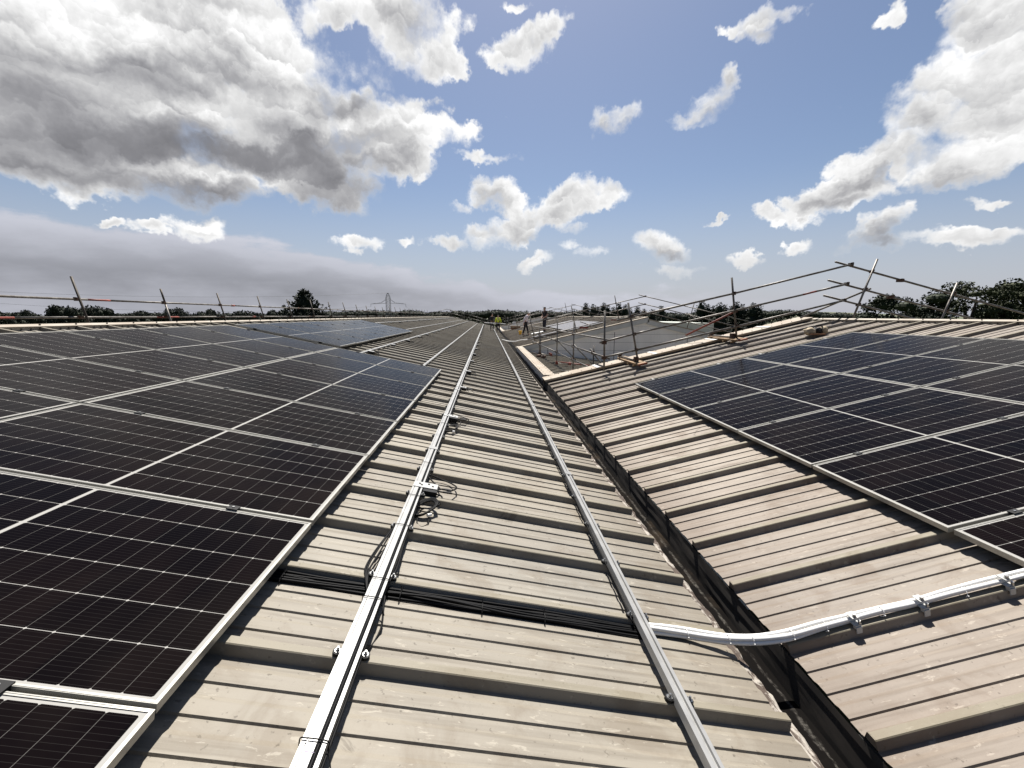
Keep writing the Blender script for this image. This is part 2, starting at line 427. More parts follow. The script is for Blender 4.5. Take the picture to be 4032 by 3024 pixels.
ridge_cap(lw,L,LF,UL_RIDGE,Y0,YL,CL,44)
# ---- right-hand warehouse
rw=thing('warehouse',(2.93,0,-9),'warehouse on the right with pinkish weathered ribbed roof carrying the right array','warehouse')
sheet(R,UR_VAL,UR_RIDGE,CR,Y0,YR).build('roof_slope',[M['roofR'],M['ribR']],rw)
sheet(RF,0,7.4,CR,Y0,YR,6,False).build('roof_slope',[M['roofR'],M['ribR']],rw)
ridge_cap(rw,R,RF,UR_RIDGE,Y0,YR-.3,CR,24)
k=-3
while CR+k*PITCH<YR-.6:                       # crumbling foam closures that stick out under the rib ends
    fm=MB(); y=CR+k*PITCH; k+=1
    fm.hexa([R(UR_VAL-.006,y-.055,HP-.03),R(UR_VAL-.006,y+.06,HP-.03),R(UR_VAL+.02,y+.06,HP-.03),R(UR_VAL+.02,y-.055,HP-.03),R(UR_VAL-.006,y-.055,HP-.012),R(UR_VAL-.006,y+.06,HP-.012),R(UR_VAL+.02,y+.06,HP-.012),R(UR_VAL+.02,y-.055,HP-.012)])
    for j in range(4):
        yy=y-.045+j*.028; w=random.uniform(.012,.03); hh=random.uniform(.0,.010); o=random.uniform(.002,.008)
        fm.add([R(UR_VAL+.01,yy-w,HP-.015),R(UR_VAL+.01,yy+w,HP-.015),R(UR_VAL-o,yy,HP-.012),R(UR_VAL-.003,yy+random.uniform(-.01,.01),HP+hh)],[(0,1,2),(0,2,3),(1,3,2),(0,3,1)])
    fm.build('foam_closure',M['foam'],rw)
def verge(root,fa,fb,ur,u0,ub,ya,yb,h,drop=.10,mat='verge',front=True):
    """flat flashing with turned-down edges that follows the gable up one slope and down the other"""
    mb=MB()
    segs=[(fa,u0,ur,1),(fb,0,ub,-1)]
    for f,ua_,ub_,sg in segs:
        n=max(1,int(abs(ub_-ua_)/2.4)); 
        for i in range(n):
            a=ua_+(ub_-ua_)*i/n; b=ua_+(ub_-ua_)*(i+1)/n-.003; hh=h+.004*(i%2)
            t=.006
            P=[f(a,ya,hh-.05),f(b,ya,hh-.05),f(b,ya,hh),f(a,ya,hh),f(a,yb,hh),f(b,yb,hh),f(b,yb,hh-drop),f(a,yb,hh-drop)]
            mb.add(P,[(0,1,2,3),(3,2,5,4),(4,5,6,7)] if sg>0 else [(3,2,1,0),(4,5,2,3),(7,6,5,4)])
    return mb.build('verge_flashing',M[mat],root)
vf=verge(rw,R,RF,UR_RIDGE,UR_VAL-.06,7.4,10.86,11.42,HR+.05,.22)
for u in (-.05,1.55,3.2,4.7):                 # lapped joint plates and fixings on the flashing
    MB().hexa([R(u,10.855,HR+.056),R(u+.09,10.855,HR+.056),R(u+.09,11.425,HR+.056),R(u,11.425,HR+.056),R(u,10.855,HR+.062),R(u+.09,10.855,HR+.062),R(u+.09,11.425,HR+.062),R(u,11.425,HR+.062)]).build('lap_plate',M['trim'],vf)
parts_at(SCREW,'screw',M['screw'],vf,[R(-1.3+i*.28,yy,HR+.053) for i in range(26) for yy in (10.93,11.34)])
ew=MB()                                       # end wall below the flashing, towards the courtyard
ew.add([R(UR_VAL,11.12,HP-.02),R(UR_RIDGE,11.12,HP-.02),RF(7.3,11.12,HP-.02),(RF(7.3,11.12,HP).x,11.12,-9),(R(UR_VAL,11.12,HP).x,11.12,-9)],[(0,1,2,3,4)])
ew.build('wall',M['clad'],rw)
walls(rw,0,RF(7.25,0,HP).x,None,RF(7.25,0,HP).z-.15,Y0+.2,11.0)
# ---- gable hall beyond the courtyard (same slopes)
GY,GE=22.6,45.0
gh=thing('gabled_hall',(2.93,22.6,-9),'grey clad gabled hall facing the camera beyond the scaffolded courtyard','building')
sheet(R,UR_VAL,UR_RIDGE,CR,GY,GE,8).build('roof_slope',[M['roofR'],M['ribR']],gh)
sheet(RF,0,7.4,CR,GY,GE,6,False).build('roof_slope',[M['roofR'],M['ribR']],gh)
ridge_cap(gh,R,RF,UR_RIDGE,GY+.1,GE-.1,CR,6)
gvf=verge(gh,R,RF,UR_RIDGE,UR_VAL-.04,7.4,GY-.10,GY+.16,HR+.03,.02)
fs=MB()                                       # deep fascia board under the flashing
for f,a,b in ((R,UR_VAL,UR_RIDGE),(RF,0.0,7.4)):
    fs.hexa([f(a,GY-.085,HR-.27),f(b,GY-.085,HR-.27),f(b,GY-.02,HR-.27),f(a,GY-.02,HR-.27),f(a,GY-.085,HR+.02),f(b,GY-.085,HR+.02),f(b,GY-.02,HR+.02),f(a,GY-.02,HR+.02)])
fs.build('fascia',M['trim'],gh)
def zroof(x):
    return R((x-RX)/math.cos(TR),0,HP).z if x<RIDR.x else RF((x-RIDR.x)/math.cos(TR),0,HP).z
gw=MB(); js=MB(); xl,xr=1.62,15.6
# cladding panels 0.44 m high with open joints; each panel is cut to the roof line
zb=-9.0; z=-0.62+.44
rows=[]
zz=-.59
while zz>-5.5: rows.append((zz-.43,zz)); zz-=.44
rows=[(-.585,.2)]+rows
def xspan(zv):
    """where the underside of the roof is above zv"""
    ins=.10
    a=RX+(zv+ins-(RZ+HP))/math.tan(TR); b=2*RIDR.x-a
    return max(xl,a),min(xr,b)
for z0,z1 in rows:
    a0,b0=xspan(z0)
    zt=min(z1,RIDR.z-.1); a1,b1=xspan(zt)
    if b0-a0<.05: continue
    if a1>=b1: a1=b1=RIDR.x
    cuts=[3.3,6.98,11.1,13.2]
    gw.add([(a0,GY,z0),(b0,GY,z0),(b1,GY,zt),(a1,GY,zt)],[(0,1,2,3)])
gw.add([(xl,GY+.012,-9),(xr,GY+.012,-9),(xr,GY+.012,zroof(xr)-.05),(RIDR.x,GY+.012,RIDR.z-.05),(xl,GY+.012,zroof(xl)-.05)],[(0,1,2,3,4)],1)
for x in (3.3,6.98,11.1,13.2):
    gw.box((x,GY-.003,(zroof(x)-.35-6)/2),(.03,.004,zroof(x)-.35+6),1)
gw.build('wall',[M['clad'],M['screw']],gh)
walls(gh,1.65,RF(7.25,0,HP).x,zroof(1.65)-.1,RF(7.25,0,HP).z-.15,GY+.2,GE-.1)
bw=MB(); bw.add([(xl,GE-.03,-9),(xr,GE-.03,-9),(xr,GE-.03,zroof(xr)),(RIDR.x,GE-.03,RIDR.z),(xl,GE-.03,zroof(xl))],[(4,3,2,1,0)]); bw.build('wall',M['clad'],gh)
verge(gh,R,RF,UR_RIDGE,UR_VAL-.05,7.4,GE-.3,GE+.15,HR+.04,.2)
# ---- low roof of the courtyard, falling to the right, with a raised kerb along the gutter
def LR(x,y,h=0.0): return Vector((x+h*.12, y, -1.93-(x-1.9)*.13+h*.99))
def low_hall(ya,yb,label,seed):
    t=thing('low_link_building',(2.93,ya,-9),label,'building')
    sheet(lambda u,y,h: LR(u,y,h-HP),1.86,15.5,CR+.2,ya,yb,6,False).build('roof_slope',[M['roofL'],M['ribL']],t)
    kb=MB(); x0,x1=1.585,1.87; zt=-1.64
    kb.hexa([(x0,ya,-2.05),(x1,ya,-2.05),(x1,yb,-2.05),(x0,yb,-2.05),(x0,ya,zt-.012),(x1,ya,zt-.012),(x1,yb,zt-.012),(x0,yb,zt-.012)])
    k=kb.build('kerb_upstand',M['trim'],t)
    cp=MB(); n=max(1,int((yb-ya)/3))
    for i in range(n):
        a=ya+(yb-ya)*i/n; b=ya+(yb-ya)*(i+1)/n-.005; zz=zt+.003*(i%2)
        cp.hexa([(x0-.02,a,zz-.03),(x1+.02,a,zz-.03),(x1+.02,b,zz-.03),(x0-.02,b,zz-.03),(x0-.02,a,zz),(x1+.02,a,zz),(x1+.02,b,zz),(x0-.02,b,zz)])
    c=cp.build('kerb_capping',M['verge'],k)
    if seed==1: parts_at(SCREW,'screw',M['screw'],c,[(x,ya+.15+.42*i,zt+.001) for i in range(26) for x in (x0+.04,x1-.04)])
    return t
low_hall(11.46,22.46,'low link building between the two gables, ribbed roof falling right behind a cream kerb',1)
low_hall(45.3,62.0,'far low link building past the gabled hall, with scaffold and stacked materials on it',2)
eh=thing('end_hall',(2.93,62,-9),'farthest low gabled roof at the end of the valley, behind the far scaffold','building')
sheet(R,UR_VAL,UR_RIDGE-.02,CR,62.3,68,4).build('roof_slope',[M['roofR'],M['ribR']],eh)
sheet(RF,0,7.4,CR,62.3,68,4,False).build('roof_slope',[M['roofR'],M['ribR']],eh)
ew=MB(); ew.add([(xl,62.33,-9),(xr,62.33,-9),(xr,62.33,zroof(xr)),(RIDR.x,62.33,RIDR.z),(xl,62.33,zroof(xl))],[(0,1,2,3,4)]); ew.build('wall',M['clad'],eh)
# pale sheeted lean-to seen past the right shoulder of the gable
sd=thing('outbuilding',(12.4,26,-9),'pale green sheeted outbuilding showing past the right shoulder of the grey gable','building')
o1=MB(); o1.hexa([(11.2,25.2,-.95),(14.0,25.2,-1.05),(14.3,31,-1.05),(11.2,31,-.95),(11.2,25.2,-.42),(14.0,25.2,-.47),(14.3,31,-.45),(11.2,31,-.40)]); o1.build('roof',M['greenish'],sd)
o2=MB(); o2.box((12.6,28.2,-5),(2.6,5.4,8.0)); o2.build('wall',M['clad'],sd)
# ------------------------------------------------------------------ valley gutter
gt=thing('valley_gutter',(1.355,0,-1.99),'dark dirty box gutter with crusted lichen running along the valley between the roofs','gutter')
zl=L(UL_VAL,0,HP).z; xg=L(UL_VAL,0,HP).x; xgr=R(UR_VAL,0,HP).x; zr_=R(UR_VAL,0,HP).z
yg=Y0; ye=66.0
def strip_mesh(fn,n,m):
    mb=MB(); vs=[fn(i/n,j/m) for j in range(m+1) for i in range(n+1)]
    mb.add(vs,[(j*(n+1)+i,j*(n+1)+i+1,(j+1)*(n+1)+i+1,(j+1)*(n+1)+i) for j in range(m) for i in range(n)])
    return mb
def yy(t): return yg+(ye-yg)*(t**1.7)
def crust(a,b):
    y=yy(b); j=noise.noise(Vector((y*7,a*2,3)))*.008+noise.noise(Vector((y*23,a*5,7)))*.006
    w=.066+.020*noise.noise(Vector((y*4.3,0,5)))+.016*noise.noise(Vector((y*14,0,9)))
    return Vector((xg-.02+ (w+.02)*a, y, zl-.006-.030*a*a+j*(1 if 0<a else 0)))
strip_mesh(crust,6,900).build('crusted_edge',M['crust'],gt)
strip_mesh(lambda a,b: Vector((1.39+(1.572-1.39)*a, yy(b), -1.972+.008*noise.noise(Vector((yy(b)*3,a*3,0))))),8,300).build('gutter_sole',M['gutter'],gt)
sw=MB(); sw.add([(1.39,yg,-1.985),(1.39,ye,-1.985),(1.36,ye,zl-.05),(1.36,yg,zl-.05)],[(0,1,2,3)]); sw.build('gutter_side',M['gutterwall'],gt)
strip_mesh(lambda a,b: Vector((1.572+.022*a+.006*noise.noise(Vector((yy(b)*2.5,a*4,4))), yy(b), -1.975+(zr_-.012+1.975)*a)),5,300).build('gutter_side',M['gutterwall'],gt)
# ================================================================== SOLAR PANELS
PLEN,PWID=2.278,1.134
def panel_proto():
    root=bpy.data.objects.new('solar_panel',None); COL.objects.link(root); root['_o']=(0,0,0)
    w=.0105; d=.035; a,b=PLEN/2,PWID/2
    fr=MB()
    def bar(x0,x1,y0,y1):
        # flange with a small inner lip
        fr.box(((x0+x1)/2,(y0+y1)/2,-d/2),(x1-x0,y1-y0,d))
    bar(-a,a,-b,-b+w); bar(-a,a,b-w,b); bar(-a,-a+w,-b+w,b-w); bar(a-w,a,-b+w,b-w)
    for s in(-1,1):
        fr.box((s*(a-.0035),0,.0006),(.0025,PWID-.004,.0014)); fr.box((0,s*(b-.0035),.0006),(PLEN-.004,.0025,.0014))
    f=fr.build('panel_frame',M['frame'],root)
    g=MB(); g.box((0,0,-.006),(2*(a-w)-.0006,2*(b-w)-.0006,.006)); g.build('panel_glass',M['cell'],root)
    bk=MB(); bk.box((0,0,-.0105),(2*(a-w)-.002,2*(b-w)-.002,.002)); bk.build('back_sheet',M['black'],root)
    return root
pp=panel_proto(); first=True
def put_panel(side,u,y,label,group,dh=0,yaw=0):
    global first,pp
    Mx=frame(side,u,y,dh)@Matrix.Rotation(yaw,4,'Z')@Matrix.Rotation(random.gauss(0,.0022),4,'X')@Matrix.Rotation(random.gauss(0,.0016),4,'Y')
    if first:
        pp.matrix_world=Mx; tag(pp,label,'solar panel',group); first=False; return pp
    return dup(pp,Mx,label,group)
def sky_glare(root):
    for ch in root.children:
        if ch.name.startswith('panel_glass'): ch.data=GLARE_ME
GLARE_ME=[c for c in pp.children if c.name.startswith('panel_glass')][0].data.copy(); GLARE_ME.materials[0]=M['sky_glare']
def jig(a): return random.uniform(-a,a)
for r in range(-1,7):
    y=1.156+r*1.154+.567+(0 if r>=0 else .006); du=-.004 if r==-1 else jig(.002)
    n={-1:'cut by the photo corner',0:'second from the camera',1:'third from the camera',2:'fourth from the camera',3:'fifth from the camera',4:'sixth from the camera',5:'seventh from the camera',6:'farthest from the camera'}[r]
    put_panel('L',1.139+du,y,'dark solar panel, lower column of the left array, '+n,'panels of the left array',yaw=jig(.0008))
for r in range(1,7):
    n={1:'nearest the camera',2:'second from the camera',3:'third from the camera',4:'fourth from the camera',5:'fifth from the camera',6:'farthest from the camera'}[r]
    put_panel('L',2.298+1.139+jig(.002),1.156+r*1.154+.567,'dark solar panel, ridge-side column of the left array, '+n,'panels of the left array',yaw=jig(.0008))
for k in range(8):
    put_panel('L',2.298+1.139+jig(.003),9.47+k*1.154+.567,'greyish solar panel of the separate far block on the left, %s from the camera'%(ORD[k+1] if k else 'nearest'),'panels of the far block',dh=.012,yaw=jig(.001))
for r in range(-1,5):
    n={-1:'corner above the white conduits',0:'second from the camera',1:'third from the camera',2:'fourth from the camera',3:'fifth from the camera',4:'farthest from the camera'}[r]
    put_panel('R',1.139+(.010 if r==-1 else jig(.002)),2.324+r*1.154+.567-(.006 if r==-1 else 0),'dark solar panel, gutter-side column of the right array, '+n,'panels of the right array',yaw=jig(.0008))
for r in range(1,5):
    n={1:'nearest the camera',2:'second from the camera',3:'third from the camera',4:'farthest from the camera'}[r]
    put_panel('R',2.298+1.139+jig(.002),2.324+r*1.154+.567,'dark solar panel, ridge-side column of the right array, '+n,'panels of the right array',yaw=jig(.0008))
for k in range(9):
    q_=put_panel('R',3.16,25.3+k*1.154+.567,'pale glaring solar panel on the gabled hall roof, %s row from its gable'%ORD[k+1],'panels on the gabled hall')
    sky_glare(q_)
q_=put_panel('R',1.05,26.2,'single pale solar panel lying below the others at the gabled hall verge',None,dh=.02); sky_glare(q_)
# ---- clamps
def clamp_proto():
    root=bpy.data.objects.new('panel_clamp',None); COL.objects.link(root); root['_o']=(0,0,0)
    m=MB(); m.box((0,0,.004),(.058,.042,.006)); m.box((0,0,-.015),(.058,.016,.034)); m.build('clamp_body',M['black'],root)
    b=MB(); b.tube([(0,0,.006),(0,0,.012)],.0065,8); b.build('bolt',M['steel'],root)
    return root
cp=clamp_proto(); cfirst=True
def put_clamp(side,u,y,label,group,dh=0):
    global cfirst
    Mx=frame(side,u,y,dh)
    if cfirst: cp.matrix_world=Mx; tag(cp,label,'clamp',group); cfirst=False
    else: dup(cp,Mx,label,group)
UC={.44:'the bottom rail',1.84:'the second rail up',2.74:'the third rail up',4.14:'the top rail'}
for u in UC:
    for r in range(0,8):
        if u>2 and r<2: continue
        y=1.156+r*1.154-.010
        where='after panel row %s from the camera'%ORD[r+1]
        put_clamp('L',u,y,'black clamp, left array, %s, %s'%(UC[u],where),'clamps of the left array')
for u in (2.74,4.14):
    for k in range(0,9):
        y=9.47+k*1.154-.010
        put_clamp('L',u,y,'black clamp over the %s rail of the far left block, %s'%('lower' if u<3 else 'upper','at its near edge' if k==0 else 'after its %s row'%ORD[k]),'clamps of the far block',.012)
for u in UC:
    for r in range(0,6):
        if u>2 and r<1: continue
        y=2.324+r*1.154-.010
        put_clamp('R',u,y,'black clamp, right array, %s, after panel row %s from the camera'%(UC[u],ORD[r+1]),'clamps of the right array')
# ================================================================== RAILS
def railprof(w,kind):
    h0,h1=-.072,-.035
    if kind==1:   # wide flange, groove, narrow flange
        x=[-w/2,-w/2+.010,-w/2+.014,w/2-.034,w/2-.034,w/2-.018,w/2-.018,w/2]
        return [(-w/2,h0),(w/2,h0),(w/2,h1),(w/2-.013,h1),(w/2-.013,h1-.018),(w/2-.031,h1-.018),(w/2-.031,h1),(-w/2+.019,h1),(-w/2+.019,h1-.006),(-w/2+.014,h1-.006),(-w/2+.014,h1),(-w/2,h1)]
    return [(-w/2,h0),(w/2,h0),(w/2,h1-.006),(w/2-.010,h1-.006),(w/2-.010,h1),(w/2-.022,h1),(w/2-.022,h1-.012),(-w/2+.018,h1-.012),(-w/2+.018,h1),(-w/2,h1)]
def rail(side,u,ya,yb,w,kind,label,group=None,seg=3.3,splices=True,joints=None):
    f=L if side=='L' else R
    sg=-1 if side=='L' else 1
    p=f(u,ya,-.072)
    t=thing('mounting_rail',p,label,'rail',group)
    cuts=joints or []
    ys=[ya]+[c for c in cuts if ya<c<yb]+[yb]
    for a,b in zip(ys[:-1],ys[1:]):
        mb=MB(); prof=railprof(w,kind)
        mb.ext(prof,lambda q,k:f(u-(-sg)*0+sg*q[0],a if k==0 else b-.004,q[1]))
        if side=='L': mb.f=[tuple(reversed(x)) for x in mb.f]
        mb.build('rail_length',M['alu'],t)
    if splices:
        for c in ys[1:-1]:
            s=MB(); hw=w/2+.004
            q=[f(u+sg*x,c+y,h) for h in(-.052,-.031) for x,y in((-hw,-.035),(hw,-.035),(hw,.035),(-hw,.035))]
            if side=='L': pass
            s.hexa(q); s.build('rail_splice',M['alu'],t)
    return t
J1=[4.05,7.4,10.75,14.1,17.45,20.8,24.2,27.5,30.9,34.2,37.6,40.9,44.3,47.6,51,54.3,57.7,61]
r1=rail('L',-.485,.15,64.5,.078,1,'white aluminium rail with black cables and optimisers along it, mid-roof','mounting rails on the left roof',joints=J1)
r2=rail('L',-1.885,.15,64.5,.060,2,'aluminium rail nearest the gutter, the white conduits start under it','mounting rails on the left roof',joints=J1)
for u,ya,lab in ((.44,.1,'aluminium rail emerging from the lower corner of the left array, without optimisers'),(1.84,.1,'aluminium rail with optimisers just below the far panel block on the left roof'),(2.74,2.0,'aluminium rail emerging from the lower half of the far panel block'),(4.14,2.0,'aluminium rail with optimisers nearest the left ridge, emerging beyond the far block')):
    rail('L',u,ya,64.0,.045,2,lab,'mounting rails on the left roof',joints=[16.2,22.9,29.6,36.3,43,49.7,56.4])
for u,lab in ((.44,'short rail end at the far edge of the right array, nearest the gutter'),(1.84,'short rail end at the far edge of the right array, second from the gutter'),(2.74,'short rail end at the far edge of the right array, third from the gutter'),(4.14,'short rail end at the far edge of the right array, nearest the ridge')):
    rail('R',u,.8,8.32,.045,2,lab,'rails under the right array',splices=False)
# ---- bolted feet on every rib
def feet(root,u,w,ribs,near):
    f=L; base=Vector(root['_o']); Rm=Matrix.Rotation(TL,3,'Y'); proto={}
    for i,y in enumerate(ribs):
        lod=0 if y<near else 1
        P=f(u,y,HR)-base
        if lod not in proto:
            mb=MB()
            for s in(-1,1):
                x=s*(w/2+.016)
                n=10
                mb.box((s*(w/2+.006),0,.008),(.020,.032,.012),0,None)
                mb.tube([(x,0,.001),(x,0,.014)],.019,n,0)
                if lod==1: mb.tube([(x,0,.014),(x,0,.026)],.008,6,1)
            mb.box((0,0,.0005),(w+.02,.030,.004))
            mb.v=[Rm@v for v in mb.v]
            me=bpy.data.meshes.new('rail_foot'); me.from_pydata([tuple(v) for v in mb.v],[],mb.f)
            me.materials.append(M['black']); me.materials.append(M['steel']); me.polygons.foreach_set('material_index',mb.m)
            bm=None
            if lod==0:
                b2=MB(); b2.tube([(0,0,.014),(0,0,.017)],.013,12); b2.tube([(0,0,.017),(0,0,.023)],.0085,6); b2.tube([(0,0,.023),(0,0,.032)],.0048,8)
                b2.v=[Rm@v for v in b2.v]; bm=bpy.data.meshes.new('bolt'); bm.from_pydata([tuple(v) for v in b2.v],[],b2.f); bm.materials.append(M['steel'])
            proto[lod]=(me,bm)
        me,bm=proto[lod]
        o=bpy.data.objects.new('rail_foot',me); COL.objects.link(o); o.parent=root; o.location=P
        if bm:
            for s in(-1,1):
                b=bpy.data.objects.new('bolt',bm); COL.objects.link(b); b.parent=o; b.location=Rm@Vector((s*(w/2+.016),0,0))
RIBS=[CL+k*PITCH for k in range(0,98)]
feet(r1,-.485,.078,RIBS,9.0); feet(r2,-1.885,.060,RIBS,9.0)
# ---- pencil marks on the near rail belong to it
for y,x0,x1 in ((1.100,-.016,.012),(1.103,-.016,-.013),(1.890,-.016,.012),(1.912,-.016,.006),(1.755,-.016,.010),(1.772,-.016,.006),(2.43,-.016,.012),(2.45,-.016,.006)):
    if abs(x1-x0)<.005: continue
    q=[L(-.485-x,y+d,-.0346) for x,d in((x0,-.0015),(x1,-.0015),(x1,.0015),(x0,.0015))]
    MB().add(q,[(0,1,2,3)]).build('pencil_mark',M['ink'],r1)
# ================================================================== CABLES, TIES, OPTIMISERS
def smooth(pts,n=6):
    pts=[Vector(p) for p in pts]; out=[]
    for i in range(len(pts)-1):
        p0=pts[max(i-1,0)];p1=pts[i];p2=pts[i+1];p3=pts[min(i+2,len(pts)-1)]
        for k in range(n):
            t=k/n; out.append(.5*((2*p1)+(p2-p0)*t+(2*p0-5*p1+4*p2-p3)*t*t+(3*p1-p0-3*p2+p3)*t**3))
    out.append(pts[-1]); return out
def cable(name,pts,r,label,cat='cable',group=None,mat='cable',n=6,sm=6):
    mb=MB(); mb.tube(smooth(pts,sm),r,n)
    o=mb.build(name,M[mat],None,True,origin=pts[0]); return tag(o,label,cat,group)
U1=-.485
# cable lying in the groove of the near rail
pts=[L(U1-.016+random.uniform(-.0015,.0015),.2+i*.35,-.041+random.uniform(-.001,.002)) for i in range(60)]
cable('cable',pts,.0045,'thin black cable lying in the groove of the white rail','cable')
pts=[L(U1-.044+.003*math.sin(i*1.7),.25+i*.33,-.062+.004*math.sin(i*2.3)) for i in range(62)]
cable('cable',pts,.0046,'black cable strapped along the right flank of the white rail','cable')
for j,(d,h) in enumerate(((0,0),(.016,.004),(.03,-.006))):
    pts=[L(U1+.040,2.52,-.055),L(U1+.052+d*.5,2.40,-.058+h),L(U1+.066+d,2.20,-.060+h),L(U1+.078+d*.8,2.06,-.062+h),L(U1+.070+d*.3,1.985,-.070),L(U1+.046,1.90,-.085),L(U1+.030,1.86,-.095)]
    cable('cable',pts,.0054,'black cable bowing out left of the white rail above the bundle, %s of three'%('outermost' if j==2 else 'innermost' if j==0 else 'middle'),'cable','bowed cables')
pts=[L(U1-.03,1.93,-.08),L(U1-.055,2.02,-.050),L(U1-.058,2.12,-.052),L(U1-.050,2.25,-.060),L(U1-.046,2.45,-.062)]
cable('cable',pts,.0052,'black cable hugging the right side of the white rail above the bundle')
pts=[L(U1-.048,1.86,-.062),L(U1-.062,1.78,-.075),L(U1-.075,1.70,-.10),L(U1-.060,1.62,HP+.006),L(U1-.046,1.56,-.09)]
cable('cable',pts,.0046,'short black cable loop right of the white rail below the bundle')
def tie(u,y,w,label,tail=True,mat='cable',hh=-.033,f=L):
    a=w/2+.006
    ps=[f(u+a,y,-.068),f(u+a,y,hh),f(u+a*.6,y,hh+.004),f(u,y,hh+.005),f(u-a*.6,y,hh+.004),f(u-a,y-.003,hh),f(u-a-.002,y-.006,-.060)]
    if tail: ps+=[f(u-a-.012,y-.02,-.065),f(u-a-.028,y-.05,-.075)]
    t=cable('cable_tie',ps,.0022,label,'cable tie','cable ties on the white rail',mat,5,4); return t
tie(U1,1.135,.078,'black long-tailed cable tie round the white rail at the photo bottom')
tie(U1,1.80,.078,'black cable tie round the white rail just below the cable bundle')
tie(U1,1.945,.078,'black cable tie round the white rail just above the cable bundle',False)
tie(U1,2.49,.078,'black cable tie round the white rail beside the nearest cable coil',False)
tie(U1,2.93,.078,'black cable tie round the white rail between coil and nearest optimiser')
tie(U1,3.62,.078,'black cable tie round the white rail beyond the nearest optimiser',False)
tie(U1,5.02,.078,'black cable tie round the white rail beside the second coil',False)
# bundle that crosses from the array to the conduits at the foot of a rib
bt=thing('cable_bundle',L(0,1.945,HP),'thick bundle of black cables crossing from left array to the white conduits','cables')
for k in range(14):
    ph=random.uniform(0,6.28); a=random.uniform(.003,.009); yo=1.905+.0055*k; ho=HP+.007+.009*(k%3)
    pts=[]
    for i in range(26):
        u=.35-i*(.35+1.93)/25
        x=i/25
        hump=.018*max(0,math.sin(x*9+ph))**2*(1 if k in(2,6,9) else .25)
        pts.append(L(u,yo+a*math.sin(x*11+ph)+.008*math.sin(x*3.1),ho+hump))
    MB().tube(smooth(pts,3),.0060,6).build('cable',M['cable'],bt,True)
for u in (-.02,-.60,-1.02,-1.35):
    ps=[L(u,1.941+.050*math.sin(t),HP+.020+.024*math.cos(t)) for t in [i*2*PI/10 for i in range(11)]]+[L(u+.004,1.955,HP+.060)]
    MB().tube(ps,.0022,5).build('cable_tie',M['cable'],bt)
# optimisers
def optimiser(u,y,label,group,lod,uside=-1,hd=0):
    t=thing('power_optimiser',L(u,y,-.035),label,'optimiser',group)
    s=uside
    b=MB()
    def bx(mb,u0,u1,y0,y1,h0,h1,mi=0):
        a,b_=min(u0,u1),max(u0,u1)
        mb.hexa([L(b_,y0,h0),L(a,y0,h0),L(a,y1,h0),L(b_,y1,h0),L(b_,y0,h1),L(a,y0,h1),L(a,y1,h1),L(b_,y1,h1)],mi)
    bx(b,u+s*.048,u+s*.155,y-.075,y+.055,-.082,-.037); bx(b,u+s*.055,u+s*.148,y-.068,y+.048,-.092,-.082)
    b.build('optimiser_body',M['black'],t)
    p=MB(); bx(p,u-s*.035,u+s*.150,y-.030,y+.062,-.0345,-.030); bx(p,u+s*.05,u+s*.15,y+.055,y+.0575,-.07,-.0345)
    pl=p.build('bracket_plate',M['whitepaint'],t)
    for uu,yo in (((.0,.02),(.018,.0),(.07,.03),(.105,.0)) if lod==0 else ()):
        q=MB(); bx(q,u+s*uu,u+s*(uu+.016),y+yo,y+yo+.012,-.0299,-.026); q.build('fixing',M['black'],pl)
    r=.0062
    if lod==0:
        w=[[(.15,.03,-.06),(.20,.045,-.05),(.26,.03,-.045),(.235,-.02,-.05)],[(.15,.01,-.06),(.21,.0,-.055),(.27,.05,-.05),(.30,.16,-.07),(.25,.27,-.09),(.15,.31,-.085),(.05,.30,-.06)],
           [(.15,-.05,-.06),(.20,-.06,-.07),(.19,-.14,-.10),(.10,-.20,HP+.004),(.05,-.26,-.08)],[(.15,.05,-.06),(.17,.10,-.08),(.12,.20,-.09),(.05,.27,-.07)]]
        for z in w:
            MB().tube(smooth([L(u+s*a,y+b_,c) for a,b_,c in z],5),r,6).build('lead',M['cable'],t,True)
        for a,b_ in ((.225,.038),(.235,-.012)):
            c=MB(); c.tube([L(u+s*(a-.035),y+b_,-.05),L(u+s*(a+.035),y+b_-.004,-.047)],.0085,8); c.build('plug',M['black'],t)
    else:
        MB().tube(smooth([L(u+s*a,y+b_,c) for a,b_,c in [(.15,.02,-.06),(.24,.04,-.055),(.28,-.02,-.08),(.20,-.10,-.10),(.06,-.12,-.06)]],4),r*1.5,5).build('lead',M['cable'],t)
    return t
for k in range(25):
    y=3.12+2.31*k
    optimiser(U1,y,'black optimiser with white plate on the white rail, %s from the camera'%('nearest' if k==0 else ORD[k+1]),'optimisers on the white rail',0 if k<3 else 1)
for k in range(22):
    optimiser(1.84,10.0+2.31*k,'optimiser on the rail right of the far panel block, %s from the array'%ORD[k+1],'optimisers on the middle rail',1)
for k in range(19):
    optimiser(4.14,19.7+2.31*k,'optimiser on the rail nearest the left ridge, %s beyond the far panel block'%ORD[k+1],'optimisers on the upper rail',1)
